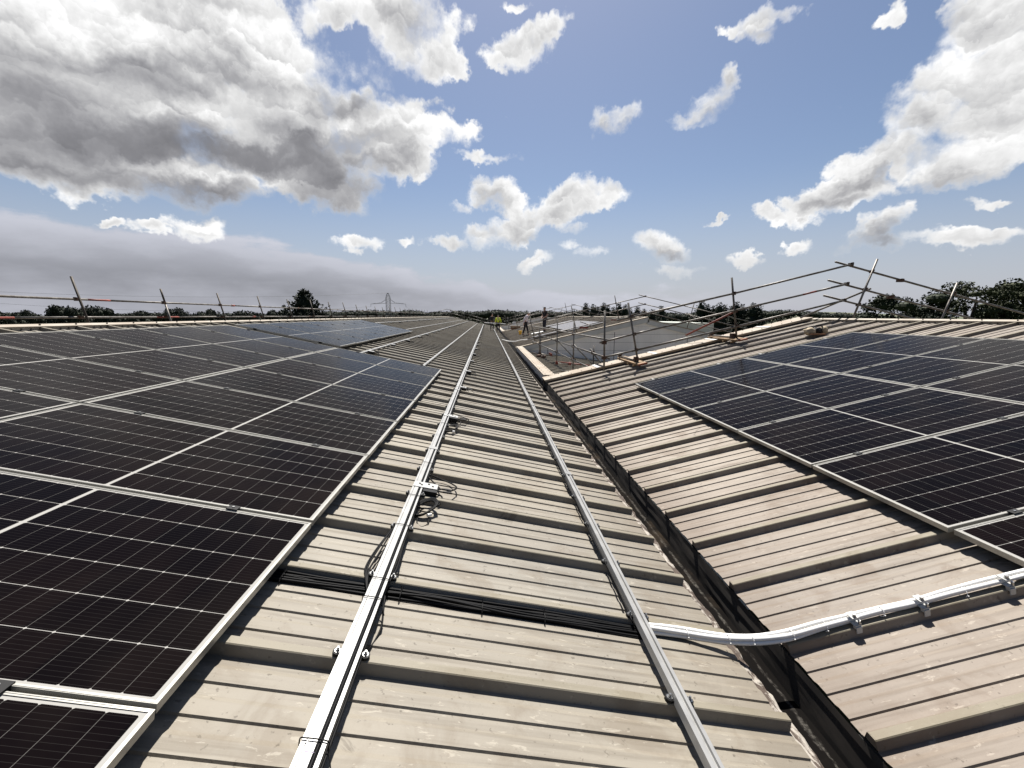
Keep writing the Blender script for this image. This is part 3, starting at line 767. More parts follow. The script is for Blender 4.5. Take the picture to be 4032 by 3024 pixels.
def coil(y,label):
    t=thing('cable_coil',L(U1-.10,y,HP),label,'cable coil','cable coils beside the white rail')
    for k in range(4):
        pts=[]
        for i in range(15):
            a=i*2*PI/14+.4*k; ru=.062+.005*k+.004*math.sin(3*a); ry=.105+.006*k
            cx,cy=-.098,0
            du=ru*math.cos(a); dy=ry*math.sin(a)
            pts.append(L(U1+cx-du*.9-dy*.35,y+cy+dy*.8-du*.35, -.082+.030*math.sin(a+.6)+.004*k))
        MB().tube(smooth(pts,3),.0075,6).build('cable_loop',M['cable'],t,True)
    q=MB(); q.tube([L(U1-.155,y-.075,-.085),L(U1-.130,y-.095,-.085)],.012,8); q.build('label_wrap',M['white'],t)
    MB().tube(smooth([L(U1-.06,y-.05,-.09),L(U1-.075,y-.16,HP+.006),L(U1-.115,y-.20,HP+.006),L(U1-.15,y-.14,HP+.012),L(U1-.13,y-.02,-.09)],5),.0038,6).build('loose_end',M['cable'],t,True)
coil(2.86,'coil of black cable hanging right of the white rail below the nearest optimiser')
coil(5.0,'coil of black cable right of the white rail below the second optimiser')
# ---- black cables tucked along the left flank of the gutter-side rail
U2=-1.885
for j in range(3):
    pts=[L(U2+.036+.006*j+.004*math.sin(i*1.9+j),1.95+i*.3,-.075+.009*j) for i in range(16)]
    cable('cable',pts,.0042,'black cable tucked along the left flank of the gutter-side rail, %s one'%('lowest','middle','topmost')[j],'cable','cables beside the gutter-side rail')
# ---- white conduits
CT=[Vector(p) for p in((.862,1.962,-1.672),(.95,1.965,-1.690),(1.07,1.963,-1.712),(1.18,1.945,-1.722),(1.28,1.922,-1.722),(1.40,1.902,-1.716),(1.50,1.897,-1.710),(1.62,1.902,-1.698),(1.78,1.912,-1.665),(1.94,1.914,-1.630),(2.12,1.912,-1.588),(2.30,1.906,-1.549),(2.50,1.911,-1.502),(2.72,1.914,-1.452),(2.95,1.917,-1.402),(3.4,1.92,-1.30))]
for j,(oy,oz,lab) in enumerate(((.014,.009,'white flexible conduit across the gutter, rearmost of the three'),(-.007,.005,'white flexible conduit across the gutter, middle and topmost of the three'),(-.011,-.015,'white flexible conduit across the gutter, lowest and nearest the camera'))):
    pts=[]
    for i,p in enumerate(CT):
        k=1.0
        if j==2 and i>7: k=max(0.0,1-(i-7)*.30)
        tw=.004*math.sin(i*1.1+j*2)
        o=Vector((0,oy+tw,oz)) if j!=2 else Vector((0,oy*k+(1-k)*(.004),oz*k+(1-k)*(-.011)))
        pts.append(p+o)
    mb=MB(); rr=.0112 if j!=0 else .0105
    sp=smooth(pts,14); mb.tube(sp,[rr*(1+.02*(q%2)) for q in range(len(sp))],12)
    tag(mb.build('conduit',M['white'],None,True,origin=pts[0]),lab,'conduit','white conduits over the gutter')
ce=MB(); ce.tube([CT[0]+Vector((-.03,.012,.004)),CT[0]+Vector((-.002,.012,.008))],.013,10)
tag(ce.build('conduit_end',M['black'],None,origin=CT[0]),'black end gland of the white conduits beside the gutter-side rail','gland')
def ctie(p,label):
    ps=[p+Vector((.001*math.sin(t),.027*math.cos(t),.024*math.sin(t)-.002)) for t in [i*2*PI/12 for i in range(13)]]
    mb=MB(); mb.tube(ps,.0020,5); mb.box(ps[6]+Vector((0,-.004,-.002)),(.006,.006,.005))
    tag(mb.build('cable_tie',M['white'],None,origin=p),label,'cable tie','white ties on the conduits')
for p,l in ((CT[2],'white cable tie round the conduits just right of the rail'),(CT[4],'white cable tie round the conduits at the left edge of the gutter'),(CT[5],'white cable tie round the conduits in the middle of the gutter'),(CT[7],'white cable tie round the conduits at the right edge of the gutter'),(CT[8]+Vector((.03,0,0)),'white cable tie round the conduits just below the first clip'),(CT[10],'white cable tie round the conduits between first and second clip'),(CT[12]+Vector((.08,0,.01)),'white cable tie round the conduits between second and third clip')): ctie(p,l)
def clip(x,label,first_):
    u=(x-RX)/math.cos(TR); y=1.905
    t=thing('conduit_clip',R(u,y,HR),label,'clip','clips holding the conduits')
    def bx(mb,u0,u1,y0,y1,h0,h1): mb.hexa([R(u0,y0,h0),R(u1,y0,h0),R(u1,y1,h0),R(u0,y1,h0),R(u0,y0,h1),R(u1,y0,h1),R(u1,y1,h1),R(u0,y1,h1)])
    c=u
    m=MB(); bx(m,c-.019,c+.019,1.872,1.920,-.030+.012,-.014); bx(m,c-.020,c+.020,1.864,1.90,-.052,-.048); m.build('top_plate',M['whitepaint'],t)
    m=MB(); bx(m,c-.015,c+.015,1.860,1.878,HR,-.050); bx(m,c-.015,c+.015,1.855,1.860,HR-.022,-.058); m.build('bracket',M['whitepaint'],t)
    m=MB(); p=R(c,1.885,-.014); nn=(R(c,0,1)-R(c,0,0)); m.tube([p,p+nn*.005],.011,12); m.tube([p+nn*.005,p+nn*.016],.0085,8); m.build('bolt',M['steel'],t)
    m=MB(); p=R(c+.012,1.868,-.040); m.tube([p-nn*.008,p+nn*.012],.007,8); m.build('bolt',M['steel'],t)
clip(1.945,'white metal clip clamping the conduits to the rib, nearest the gutter',True)
clip(2.315,'white metal clip clamping the conduits to the rib, middle of the three',False)
clip(2.785,'white metal clip clamping the conduits to the rib, nearest the right array',False)
# far conduit across the gutter
pts=[L(-2.1,29.0,-.03),L(-2.35,28.6,-.02),Vector((1.45,27.6,-1.68)),R(-1.2,27.0,-.05),R(-.9,26.9,-.04),R(-.5,26.3,-.05),R(-.1,26.1,-.05),R(.05,26.0,-.05)]
cable('conduit',pts,.03,'pale conduit crossing the gutter far away by the gabled hall','conduit',None,'white',8)
# ================================================================== SCAFFOLD GUARDRAILS
TR_=.0242
class Scaf:
    def __init__(s,loc,label,group=None):
        s.t=thing('scaffold_guardrail',loc,label,'guardrail',group)
    def tube(s,a,b,name='guard_rail',mat='galv',r=TR_,n=9):
        return MB().tube([a,b],r,n).build(name,M[mat],s.t,True)
    def post(s,a,b,mat='galv'):
        return s.tube(a,b,'post',mat)
    def coup(s,p,d=(.07,.075,.07),mat='coupler'):
        m=MB(); p=Vector(p); m.box(p,d); m.tube([p+Vector((-.05,-.02,.02)),p+Vector((.05,-.03,.03))],.011,6); m.box(p+Vector((0,-.045,.03)),(.03,.05,.03))
        return m.build('coupler',M[mat],s.t)
    def sleeve(s,p,d,mat='coupler'):
        p=Vector(p); d=Vector(d).normalized()
        return MB().tube([p-d*.09,p+d*.09],.034,8).build('sleeve_coupler',M[mat],s.t,True)
def lerp(a,b,t): return Vector(a)+(Vector(b)-Vector(a))*t
# ---- long guardrail over the left eaves
g=Scaf((-9.0,36,-.8),'long scaffold guardrail running beyond the left ridge, two rails and leaning posts')
yt=lambda y:.362-(y-10)*.0011
yl=lambda y:-.042-(y-10)*.0004
cuts=[4.2,10.33,10.92,15.9,21.2,26.6,31.8,37.2,42.4,47.8,53.0,58.2,64.0,67.6]
for a,b in zip(cuts[:-1],cuts[1:]):
    g.tube((-9.2,a,yt(a)),(-9.2,b,yt(b)),'guard_rail','redpaint' if a==10.33 else 'galv')
    if a>12: g.sleeve((-9.2,a,yt(a)),(0,1,0),'redpaint' if a<17 else 'coupler')
cuts=[4.2,8.75,12.3,13.15,17.2,22.4,27.6,32.9,38.1,43.4,48.6,53.9,59.1,67.6]
for a,b in zip(cuts[:-1],cuts[1:]):
    g.tube((-9.2,a,yl(a)),(-9.2,b,yl(b)),'guard_rail','redpaint' if a in(4.2,12.3) else 'galv')
    if a>14: g.sleeve((-9.2,a,yl(a)),(0,1,0),'redpaint' if a<18 else 'coupler')
nL=Vector((-math.sin(TL),0,math.cos(TL)))
for k in range(-1,23):
    y=10.06+2.54*k; top=.82+random.uniform(-.10,.06); c=Vector((-9.16,y+.05,.33)); c.x+=random.uniform(-.02,.02)
    nn=(nL+Vector((random.uniform(-.04,.02),random.uniform(-.03,.03),0))).normalized()
    b=c-nn*1.13; t=c+nn*(top-.33)
    if k==1: g.post(b,c-nn*.02); g.post(c-nn*.02,t,'tubedark'); g.t.children[-2].data.materials[0]=M['redpaint']
    else: g.post(b,t,'tubedark')
    g.coup((-9.19,y+.02,yt(y)),(.075,.08,.075)); g.coup((-9.17,y+.02,yl(y)),(.075,.08,.075))
# ---- near gable guardrail on the right warehouse
YG=10.2
g=Scaf((6.3,YG,-.6),'nearest scaffold guardrail climbing the right roof edge beside the cream flashing')
P=lambda x,z,y=YG: Vector((x,y,z))
tops=[((3.20,-.115),(6.18,.556)),((6.18,.556),(9.12,1.268))]
for (a,b) in tops: g.tube(P(*a),P(*b))
mids=[((2.78,-.665),(3.64,-.452)),((3.64,-.452),(4.05,-.357)),((4.05,-.357),(7.9,.515)),((7.9,.515),(8.25,.60)),((8.25,.60),(9.07,.79))]
for i,(a,b) in enumerate(mids): g.tube(P(*a),P(*b),'guard_rail','redpaint' if i==3 else 'galv')
g.tube(P(2.84,-1.04),P(3.72,-.85)); g.tube(P(3.72,-.85),P(6.26,-.27)); g.tube(P(6.26,-.27),P(9.05,.385))
g.tube(P(3.72,-.90,YG+.28),P(6.9,-.18,YG+.28))
for (a,b) in (((8.70,1.325),(11.3,.70)),((11.3,.70),(16.5,-.52)),((8.57,.875),(11.2,.26)),((11.2,.26),(16.3,-.95)),((8.50,.50),(11.2,-.13)),((11.2,-.13),(16.2,-1.33))):
    g.tube(P(a[0],a[1],YG+.05),P(b[0],b[1],YG+.05))
for x,z in((9.10,1.262),(9.05,.787),(9.03,.382)): g.coup(P(x,z,YG+.03),(.09,.08,.07),'coupler')
for x,z in((10.5,.88),(10.3,.47)): g.coup(P(x,z,YG+.06),(.16,.07,.08),'coupler')
g.post(P(2.90,.13,YG+.05),P(2.93,-1.37,YG+.05))
g.post(P(3.475,.315,YG+.05),P(3.79,-1.13,YG+.05))
g.post(P(6.06,.93,YG+.05),P(6.32,-.56,YG+.05))
g.post(P(9.73,1.39,YG-.02),P(9.20,-.38,YG-.02))
g.post(P(11.97,.82,YG-.02),P(11.45,-.95,YG-.02))
for x,z in((3.56,-.03),(3.66,-.455),(3.73,-.85),(6.13,.54),(6.21,.11),(6.27,-.27),(9.66,1.09),(9.55,.65),(9.42,.27),(11.95,.55),(11.83,.12)): g.coup(P(x,z,YG+.02))
g.coup(P(2.90,-.66,YG+.02),(.11,.10,.09)); g.coup(P(2.91,-1.04,YG+.02),(.11,.10,.09))
g.tube(P(9.80,.68,YG+.12),P(8.45,-.06,YG+.7),'brace'); g.tube(P(6.20,.08,YG+.10),P(5.6,-.55,YG+1.3),'brace','redpaint')
for x,ya,yb in((3.76,9.80,11.5),(6.28,9.9,11.4)):
    u=(x-RX)/math.cos(TR); w=.11
    q=[R(u+a,y,h) for h in(HR+.055,HR+.093) for a,y in((-w,ya+.06),(w,ya+.06),(w,yb),(-w,yb))]
    bd=MB().hexa(q).build('base_board',M['board'],g.t)
    q=[R(u+a,y,h) for h in(HR+.054,HR+.094) for a,y in((-w-.001,ya),(w+.001,ya),(w+.001,ya+.06),(-w-.001,ya+.06))]
    MB().hexa(q).build('board_end',M['boardend'],bd)
    g.tube(R(u-.02,ya+.35,HR+.125),R(u-.05,yb+.05,HR+.135),'foot_tube')
    g.coup(R(u-.01,ya+.42,HR+.16),(.10,.10,.12)); g.coup(R(u-.05,yb-.15,HR+.17),(.09,.09,.10))
    for f in(.2,.45,.7): g.tube(R(u-.15,ya+f*(yb-ya),HR+.03),R(u+.15,ya+f*(yb-ya),HR+.03),'packer','board',.022,4)
# ---- courtyard guardrail standing on the low roof beside the kerb
g=Scaf((2.8,16.5,-2.0),'scaffold guardrail along the courtyard kerb, tubes running away to the gabled hall')
A=lambda t,z0,z1: Vector((3.10-.56*t,11.2+11.7*t,z0+(z1-z0)*t))
for z0,z1 in((-.62,-.58),(-1.09,-.95),(-1.55,-1.41)):
    g.tube(A(-.06,z0,z1),A(.45,z0,z1)); g.tube(A(.45,z0,z1),A(1.04,z0,z1)); g.sleeve(A(.45,z0,z1),(-.56,11.7,0),'galv')
for t,zt,r_ in((.07,-.86,0),(.27,-.16,1),(.50,-.12,1),(.83,-.95,0),(.86,-.60,0)):
    p=A(t,0,0); b=LR(p.x+.05,0).z+.08
    g.post((p.x+.05,p.y,b),(p.x+.05,p.y,zt))
    for z0,z1 in((-.62,-.58),(-1.09,-.95),(-1.55,-1.41)):
        z=z0+(z1-z0)*t
        if b<z<zt: g.coup((p.x+.03,p.y,z),(.09,.09,.09))
    g.tube((p.x-.35,p.y+.05,LR(p.x-.35,0).z+.10),(p.x+.85,p.y+.05,LR(p.x+.85,0).z+.10),'foot_tube','galv')
    g.coup((p.x+.05,p.y+.02,b+.04),(.10,.10,.12),'redpaint' if r_ else 'coupler')
    g.coup((p.x+.6,p.y+.04,LR(p.x+.6,0).z+.15),(.10,.10,.12),'redpaint')
for t,dx in((.10,.95),(.27,1.15),(.50,1.1)):
    p=A(t,0,0); g.tube((p.x+.06,p.y+.05,-1.0),(p.x+dx,p.y+.1,LR(p.x+dx,0).z+.12),'brace')
g.tube((3.1,12.4,-1.50),(4.6,12.2,-2.05),'foot_tube'); g.tube((2.9,16.6,-1.85),(4.4,16.2,-2.0),'foot_tube','redpaint')
for i,(x,y) in enumerate(((2.4,19.6),(2.6,19.4),(2.5,19.9),(2.7,19.7))):
    g.coup((x,y,LR(x,0).z+.10),(.16,.14,.10))
# ---- guardrail on the gable of the hall, and the two far ones
def gable_guard(y,label,k,r0,posts,zs=(1.115,.67,.245),skip=()):
    g=Scaf((5,y,-1),label)
    nR=Vector((-math.sin(TR),0,math.cos(TR))); s=math.tan(TR)
    for dz in zs:
        za=lambda x: RIDR.z+.05+(x-RIDR.x)*s+dz
        g.tube((2.3,y,za(2.3)),(6.2,y,za(6.2)),r=r0); g.tube((6.2,y,za(6.2)),(9.15,y,za(9.15)),r=r0)
        zb=za(9.1)
        g.tube((8.72,y+.05,zb+.38*s),(11.5,y+.05,zb-2.4*s),r=r0); g.tube((11.5,y+.05,zb-2.4*s),(16,y+.05,zb-6.9*s),r=r0)
        g.coup((9.1,y+.02,zb),(.10,.09,.08))
    for x in posts:
        if x<RIDR.x:
            b=Vector((x+.2,y+.05,zroof(x+.2)+.05)); t=b+nR*(1.52)
        else:
            n2=Vector((math.sin(TR),0,math.cos(TR))); b=Vector((x-.2,y,zroof(x-.2)+.05)); t=b+n2*1.75
        g.post(b,t)
        for dz in zs:
            if x<RIDR.x: g.coup((x+.15-dz*.2,y+.03,RIDR.z+.05+(x+.15-dz*.2-RIDR.x)*s+dz))
    return g
g=gable_guard(23.9,'scaffold guardrail over the grey gable, climbing to an apex then falling right',0,TR_,(2.55,4.95,7.45,11.85))
g.tube((5.35,23.95,-.35),(6.3,23.2,-.72),'brace'); g.tube((11.7,23.9,.10),(12.5,23.4,-.55),'brace')
g.coup((5.5,23.6,-.68),(.5,.10,.10),'redpaint'); g.coup((7.4,23.6,-.25),(.7,.10,.06),'redpaint')
gable_guard(43.4,'scaffold guardrail at the back of the hall roof, right of the man in black',1,TR_,(3.0,6.1,8.2,11.6))
gable_guard(59.0,'farthest scaffold guardrail of the right-hand roofs, left of the man in black',2,.027,(2.6,4.4,8.0,10.4))
g=Scaf((2.2,49,-1.9),'braced scaffold posts in the far courtyard, left of the man in pale shirt')
for x,y,zb,zt in((2.45,48.5,-1.95,-.15),(3.25,49.5,-2.0,-.25)):
    g.post((x+.1,y,zb),(x-.1,y,zt)); g.coup((x,y,-.9)); 
g.tube((2.4,48.6,-.9),(2.95,48.3,-1.7),'brace'); g.tube((2.45,48.5,-.85),(3.25,49.5,-.95)); g.tube((2.45,48.5,-1.45),(3.25,49.5,-1.5)); g.tube((3.9,49,-1.0),(2.9,46.5,-1.9),'brace')
# ---- end of the left roof
g=Scaf((-3,67.5,-1),'scaffold guardrail across the far end of the left roof, falling towards the gutter')
for (a,b) in (((-6.45,1.03),(.55,-.82)),((-6.2,.50),(.4,-1.22)),((-6.1,-.04),(-.6,-1.40))):
    m=lerp((a[0],67.5,a[1]),(b[0],67.5,b[1]),.5); g.tube((a[0],67.5,a[1]),m,r=.030); g.tube(m,(b[0],67.5,b[1]),r=.030)
for (a,b) in (((-6.3,1.02),(-9.2,.34)),((-6.2,.52),(-9.2,-.10))): g.tube((a[0],67.5,a[1]),(b[0],67.6,b[1]),r=.030)
for x in(-5.75,-3.6,-1.5,.2):
    zt=1.03-(x+6.45)*.264; b=Vector((x+.1,67.5,zt-1.25)); g.post(b,(x-.12,67.5,zt+.25)); g.coup((x,67.5,zt))
# ================================================================== PEOPLE
def skin_mesh(verts,edges,rad,root=0,sub=1):
    me=bpy.data.meshes.new('tmp'); me.from_pydata([tuple(v) for v in verts],edges,[]); o=bpy.data.objects.new('tmp',me); COL.objects.link(o)
    md=o.modifiers.new('s','SKIN'); md.use_smooth_shade=True
    for i,r in enumerate(rad):
        sv=me.skin_vertices[0].data[i]; sv.radius=(r,r) if isinstance(r,(int,float)) else r; sv.use_root=(i==root)
    if sub:
        m2=o.modifiers.new('d','SUBSURF'); m2.levels=sub; m2.render_levels=sub
    dg=bpy.context.evaluated_depsgraph_get(); out=bpy.data.meshes.new_from_object(o.evaluated_get(dg))
    bpy.data.objects.remove(o); return out
class Fig:
    def __init__(s): s.v=[]; s.e=[]; s.r=[]
    def p(s,co,r,par=None):
        s.v.append(Vector(co)); s.r.append(r); i=len(s.v)-1
        if par is not None: s.e.append((par,i))
        return i
def person(loc,yaw,label,J,shirt,sleeve,trous,hair,vest=None,cap=False,h=1.75,boots='boot'):
    """J: joints in a frame whose -Y is where the person faces; z up from the ground"""
    t=thing('person',loc,label,'person','workers on the roof')
    Rz=Matrix.Rotation(yaw,3,'Z')
    def put(me,name,mat,parent=t,sm=True):
        me.name=name; me.transform(Rz.to_4x4())
        me.materials.clear(); me.materials.append(mat)
        o=bpy.data.objects.new(name,me); COL.objects.link(o); o.parent=parent
        if sm: me.polygons.foreach_set('use_smooth',[True]*len(me.polygons))
        return o
    V=Vector; F=Fig()
    pel=F.p(J['pel'],(.125,.10)); spi=F.p(lerp(J['pel'],J['chest'],.5),(.12,.095),pel); che=F.p(J['chest'],(.145,.105),spi)
    nk=F.p(J['neck'],.055,che); hd0=F.p(lerp(J['neck'],J['head'],.55),.062,nk); hd=F.p(J['head'],(.078,.094),hd0); tp=F.p(V(J['head'])+(V(J['head'])-V(J['neck'])).normalized()*.085,.062,hd)
    face=V((0,-1,0)) if 'face' not in J else V(J['face']).normalized()
    for s in('L','R'):
        sh=F.p(J['sh'+s],.058,che); el=F.p(J['el'+s],.043,sh); wr=F.p(J['wr'+s],.028,el)
        d=(V(J['wr'+s])-V(J['el'+s])).normalized(); pa=F.p(V(J['wr'+s])+d*.065,(.036,.018),wr)
        sidev=d.cross(V((0,1,0)));  sidev=sidev.normalized() if sidev.length>.1 else V((1,0,0))
        for q,(o,l) in enumerate(((-.027,.062),(-.009,.076),(.009,.072),(.027,.054))):
            a=F.p(V(J['wr'+s])+d*.095+sidev*o,.0095,pa); b=F.p(V(J['wr'+s])+d*(.095+l*.55)+sidev*o+face*.010,.0085,a); F.p(V(J['wr'+s])+d*(.095+l)+sidev*o+face*.030,.007,b)
        a=F.p(V(J['wr'+s])+d*.045+face*.035+sidev*.02,.011,pa); F.p(V(J['wr'+s])+d*.085+face*.055+sidev*.025,.009,a)
        hp=F.p(J['hip'+s],.085,pel); kn=F.p(J['kn'+s],.058,hp); an=F.p(J['an'+s],.038,kn); F.p(V(J['an'+s])+V((0,-.13,-.045)) if 'toe'+s not in J else J['toe'+s],.032,an)
    body=put(skin_mesh(F.v,F.e,F.r,pel),'body',M['skin'])
    # face: nose, ears and mouth as small welded forms of the head
    hc=V(J['head']); up=(V(J['head'])-V(J['neck'])).normalized(); fw=(face-up*face.dot(up)).normalized(); sd=up.cross(fw)
    fm=MB(); fm.sphere(hc+fw*.098-up*.012,(.013,.013,.020),6,5); 
    for s in(-1,1): fm.sphere(hc+sd*s*.080,(.012,.018,.028),6,5)
    fm.sphere(hc+fw*.080-up*.058,(.028,.02,.008),6,4)
    me=bpy.data.meshes.new('f'); me.from_pydata([tuple(v) for v in fm.v],[],fm.f); put(me,'nose_and_ears',M['skin'],body)
    em=MB()
    for s in(-1,1): em.sphere(hc+fw*.083+sd*s*.030+up*.012,(.012,.008,.008),6,4)
    me=bpy.data.meshes.new('f'); me.from_pydata([tuple(v) for v in em.v],[],em.f); put(me,'eyes',M['hair'],body)
    hm=MB(); hm.sphere(hc+up*.030-fw*.018,(.090,.098,.088) ,10,7); hm.v=[v for v in hm.v]
    me=bpy.data.meshes.new('f'); me.from_pydata([tuple(v) for v in hm.v],[],[f for f in hm.f if ((sum((hm.v[i] for i in f),V())/len(f)-hc).dot(up)>.028 or (sum((hm.v[i] for i in f),V())/len(f)-hc).dot(fw)<-.03)]); put(me,'hair' if not cap else 'cap',hair)
    # shirt
    F=Fig(); a=F.p(V(J['pel'])+V((0,0,-.05)),(.150,.120)); b=F.p(lerp(J['pel'],J['chest'],.5),(.145,.118),a); c=F.p(J['chest'],(.168,.126),b); d=F.p(lerp(J['chest'],J['neck'],.72),(.09,.08),c)
    for s in('L','R'):
        e=F.p(J['sh'+s],.080,c); f=F.p(lerp(J['sh'+s],J['el'+s],.5),.066,e)
        if sleeve: g_=F.p(J['el'+s],.058,f); F.p(lerp(J['el'+s],J['wr'+s],.93),.042,g_)
        else: F.p(lerp(J['sh'+s],J['el'+s],.72),.064,f)
    put(skin_mesh(F.v,F.e,F.r,0),'shirt' if vest is None else 'hi_vis_jacket',shirt)
    if vest:
        F=Fig(); q=lerp(J['pel'],J['chest'],.42); a=F.p(q+V((0,0,-.022)),(.158,.130)); F.p(q+V((0,0,.022)),(.158,.130),a); put(skin_mesh(F.v,F.e,F.r,0),'reflective_band',vest)
        for s in(-1,1):
            F=Fig(); a=F.p(V(J['chest'])+V((s*.075,-.112,-.14)),.022); b=F.p(V(J['chest'])+V((s*.075,-.122,.03)),.022,a); F.p(V(J['chest'])+V((s*.08,-.05,.13)),.022,b); put(skin_mesh(F.v,F.e,F.r,0),'reflective_band',vest)
    # trousers
    F=Fig(); a=F.p(V(J['pel'])+V((0,0,.02)),(.140,.112)); 
    for s in('L','R'):
        b=F.p(J['hip'+s],.105,a); c=F.p(lerp(J['hip'+s],J['kn'+s],.5),.092,b); d=F.p(J['kn'+s],.075,c); F.p(lerp(J['kn'+s],J['an'+s],.94),.062,d)
    put(skin_mesh(F.v,F.e,F.r,0),'trousers',trous)
    for s in('L','R'):
        F=Fig(); A=V(J['an'+s]); a=F.p(A+V((0,.035,-.02)),.048); b=F.p(A+V((0,-.05,-.038)),.046,a); F.p(A+V((0,-.15,-.048)) if 'toe'+s not in J else V(J['toe'+s]),.038,b); put(skin_mesh(F.v,F.e,F.r,0),'boot',M[boots])
    return t
def stand(lean=0.0,stride=.0,arms=None,head=None,k=1.0):
    J=dict(pel=(0,0,.95),chest=(0,-lean*.6,1.33),neck=(0,-lean*1.05,1.50),head=(0,-lean*1.25-.02,1.64),
        shL=(.185,-lean*.8,1.42),shR=(-.185,-lean*.8,1.42),hipL=(.095,0,.90),hipR=(-.095,0,.90),
        knL=(.11,-.03-stride*.5,.49),knR=(-.11,-.03+stride*.35,.49),anL=(.115,-stride,.085),anR=(-.115,stride*.9,.085))
    J.update(arms or dict(elL=(.24,.02,1.13),elR=(-.24,.02,1.13),wrL=(.235,-.08,.89),wrR=(-.235,-.08,.89)))
    J.update(head or {})
    return J
# yellow jacket, walking towards the camera and holding the white board
person((1.12,43.0,L(-2.1,0,HR).z),0.12,'person in yellow hi-vis jacket and dark trousers carrying a white board',
    stand(.03,.05,dict(elL=(.29,-.04,1.16),elR=(-.29,-.04,1.16),wrL=(.26,-.15,.96),wrR=(-.26,-.15,.96)),dict(head=(0,-.07,1.63),face=(0,-1,-.35))),M['hivis'],True,M['blackcloth'],M['hair'],M['reflective'])
person((.50,44.4,L(-1.5,0,HR).z),0.35,'person all in black beside the yellow jacket, bending over the white board',
    stand(.12,.09,dict(elL=(.27,-.14,1.14),elR=(-.27,-.14,1.14),wrL=(.22,-.30,.93),wrR=(-.24,-.30,.93)),dict(face=(.1,-1,-.4))),M['blackcloth'],True,M['blackcloth'],M['hair'],boots='boot')
person((2.83,31.0,R(-.12,0,HR).z),1.25,'balding person in pale shirt and black trousers walking with head bowed',
    stand(.16,.20,dict(elL=(.24,-.02,1.14),elR=(-.24,.06,1.14),wrL=(.22,-.16,.93),wrR=(-.23,.08,.88)),dict(head=(0,-.30,1.58),neck=(0,-.19,1.48),face=(0,-1,-.8))),M['shirtw'],True,M['blackcloth'],M['greyhair'])
person((4.25,30.9,R(1.33,0,HR).z),-1.05,'person in black T-shirt standing tall behind the scaffold rails, head turned left',
    stand(.0,.04,dict(elL=(.25,.05,1.14),elR=(-.25,-.02,1.13),wrL=(.16,-.14,1.0),wrR=(-.15,-.16,1.0))),M['blackcloth'],False,M['navy'],M['hair'])
# ---- things they handle
wb=MB(); wb.box((.80,42.95,-.78),(2.15,.62,.035),rot=Matrix.Rotation(.06,3,'Y')); tag(wb.build('white_board',M['whitecloth'],None,origin=(.8,43.3,-.78)),'long white board carried level between the two people by the gutter','board')
bk=thing('bucket',(2.62,33.2,R(-.30,0,HR).z),'yellow bucket on the hall roof beside the man in the pale shirt','bucket')
z=R(-.30,0,HR).z; m=MB(); m.tube([(2.62,33.2,z),(2.62,33.2,z+.30)],[.10,.135],14,cap=True); m.build('bucket_body',M['yellowpl'],bk,True)
m=MB(); m.tube([(2.62+.13*math.cos(a),33.2,z+.29+.10*math.sin(a)) for a in [i*PI/8 for i in range(9)]],.010,6); m.build('handle',M['steel'],bk)
bx=thing('cardboard_box',(3.0,44.7,R(0,0,HR).z),'brown cardboard box on the far edge of the hall roof','box')
z=R(0,0,HR).z; m=MB(); m.box((3.0,44.6,z+.15),(1.0,.45,.34)); m.build('carton',M['brownbox'],bx); m=MB(); m.box((3.0,44.6,z+.326),(1.02,.47,.014)); m.box((3.0,44.37,z+.2),(.9,.006,.05)); m.build('flap',M['canvas'],bx)
ls=MB(); ls.hexa([(2.55,46.2,-1.95),(3.0,46.2,-1.98),(3.05,46.24,-1.98),(2.55,46.24,-1.95),(2.85,46.6,-.65),(3.2,46.6,-.68),(3.2,46.63,-.68),(2.85,46.63,-.65)]); tag(ls.build('metal_sheet',M['clad'],None,origin=(2.8,46.4,-1.95)),'grey sheet leaning upright in the far courtyard behind the brown box','sheet')
rg=MB(); 
for i in range(5):
    for j in range(4):
        pass
nn=8; vs=[R(.25+.9*i/nn,30.0+.55*j/nn+.12*math.sin(i*.9),HR+.012+.05*abs(noise.noise(Vector((i*.7,j*.8,2))))+.03) for j in range(nn+1) for i in range(nn+1)]
rg.add(vs,[(j*(nn+1)+i,j*(nn+1)+i+1,(j+1)*(nn+1)+i+1,(j+1)*(nn+1)+i) for j in range(nn) for i in range(nn)])
rg.add([v-Vector((0,0,.02)) for v in vs],[(j*(nn+1)+i,(j+1)*(nn+1)+i,(j+1)*(nn+1)+i+1,j*(nn+1)+i+1) for j in range(nn) for i in range(nn)])
tag(rg.build('plastic_wrap',M['whitecloth'],None,True,origin=R(.7,30.2,HR)),'crumpled white wrapping on the roof at the feet of the pale-shirted man','wrapping')
# tool bag by the right ridge
bx_=R((7.32-RX)/math.cos(TR),8.95,HR)
tb=thing('tool_bag',bx_,'beige and black tool bag slumped on the right roof below the ridge','bag')
def lump(c,r,seed,mat,name,amp=.25):
    m=MB(); m.sphere((0,0,0),1,18,12)
    m.v=[Vector(c)+Vector((v.x*r[0],v.y*r[1],v.z*r[2]))*(1+amp*noise.noise(v*1.7+Vector((seed,0,0)))+.06*noise.noise(v*6+Vector((0,seed,0)))) for v in m.v]
    return m.build(name,mat,tb,True)
lump(bx_+Vector((-.14,0,.075)),(.13,.11,.085),3,M['canvas'],'bag_body'); lump(bx_+Vector((.03,.03,.085)),(.13,.12,.085),9,M['black'],'bag_pocket',.35); lump(bx_+Vector((.18,.0,.10)),(.07,.09,.095),5,M['canvas'],'bag_body')
MB().tube(smooth([bx_+Vector(p) for p in((-.1,0,.14),(-.02,-.02,.21),(.10,0,.20),(.17,0,.16))],5),.014,6).build('strap',M['black'],tb,True)
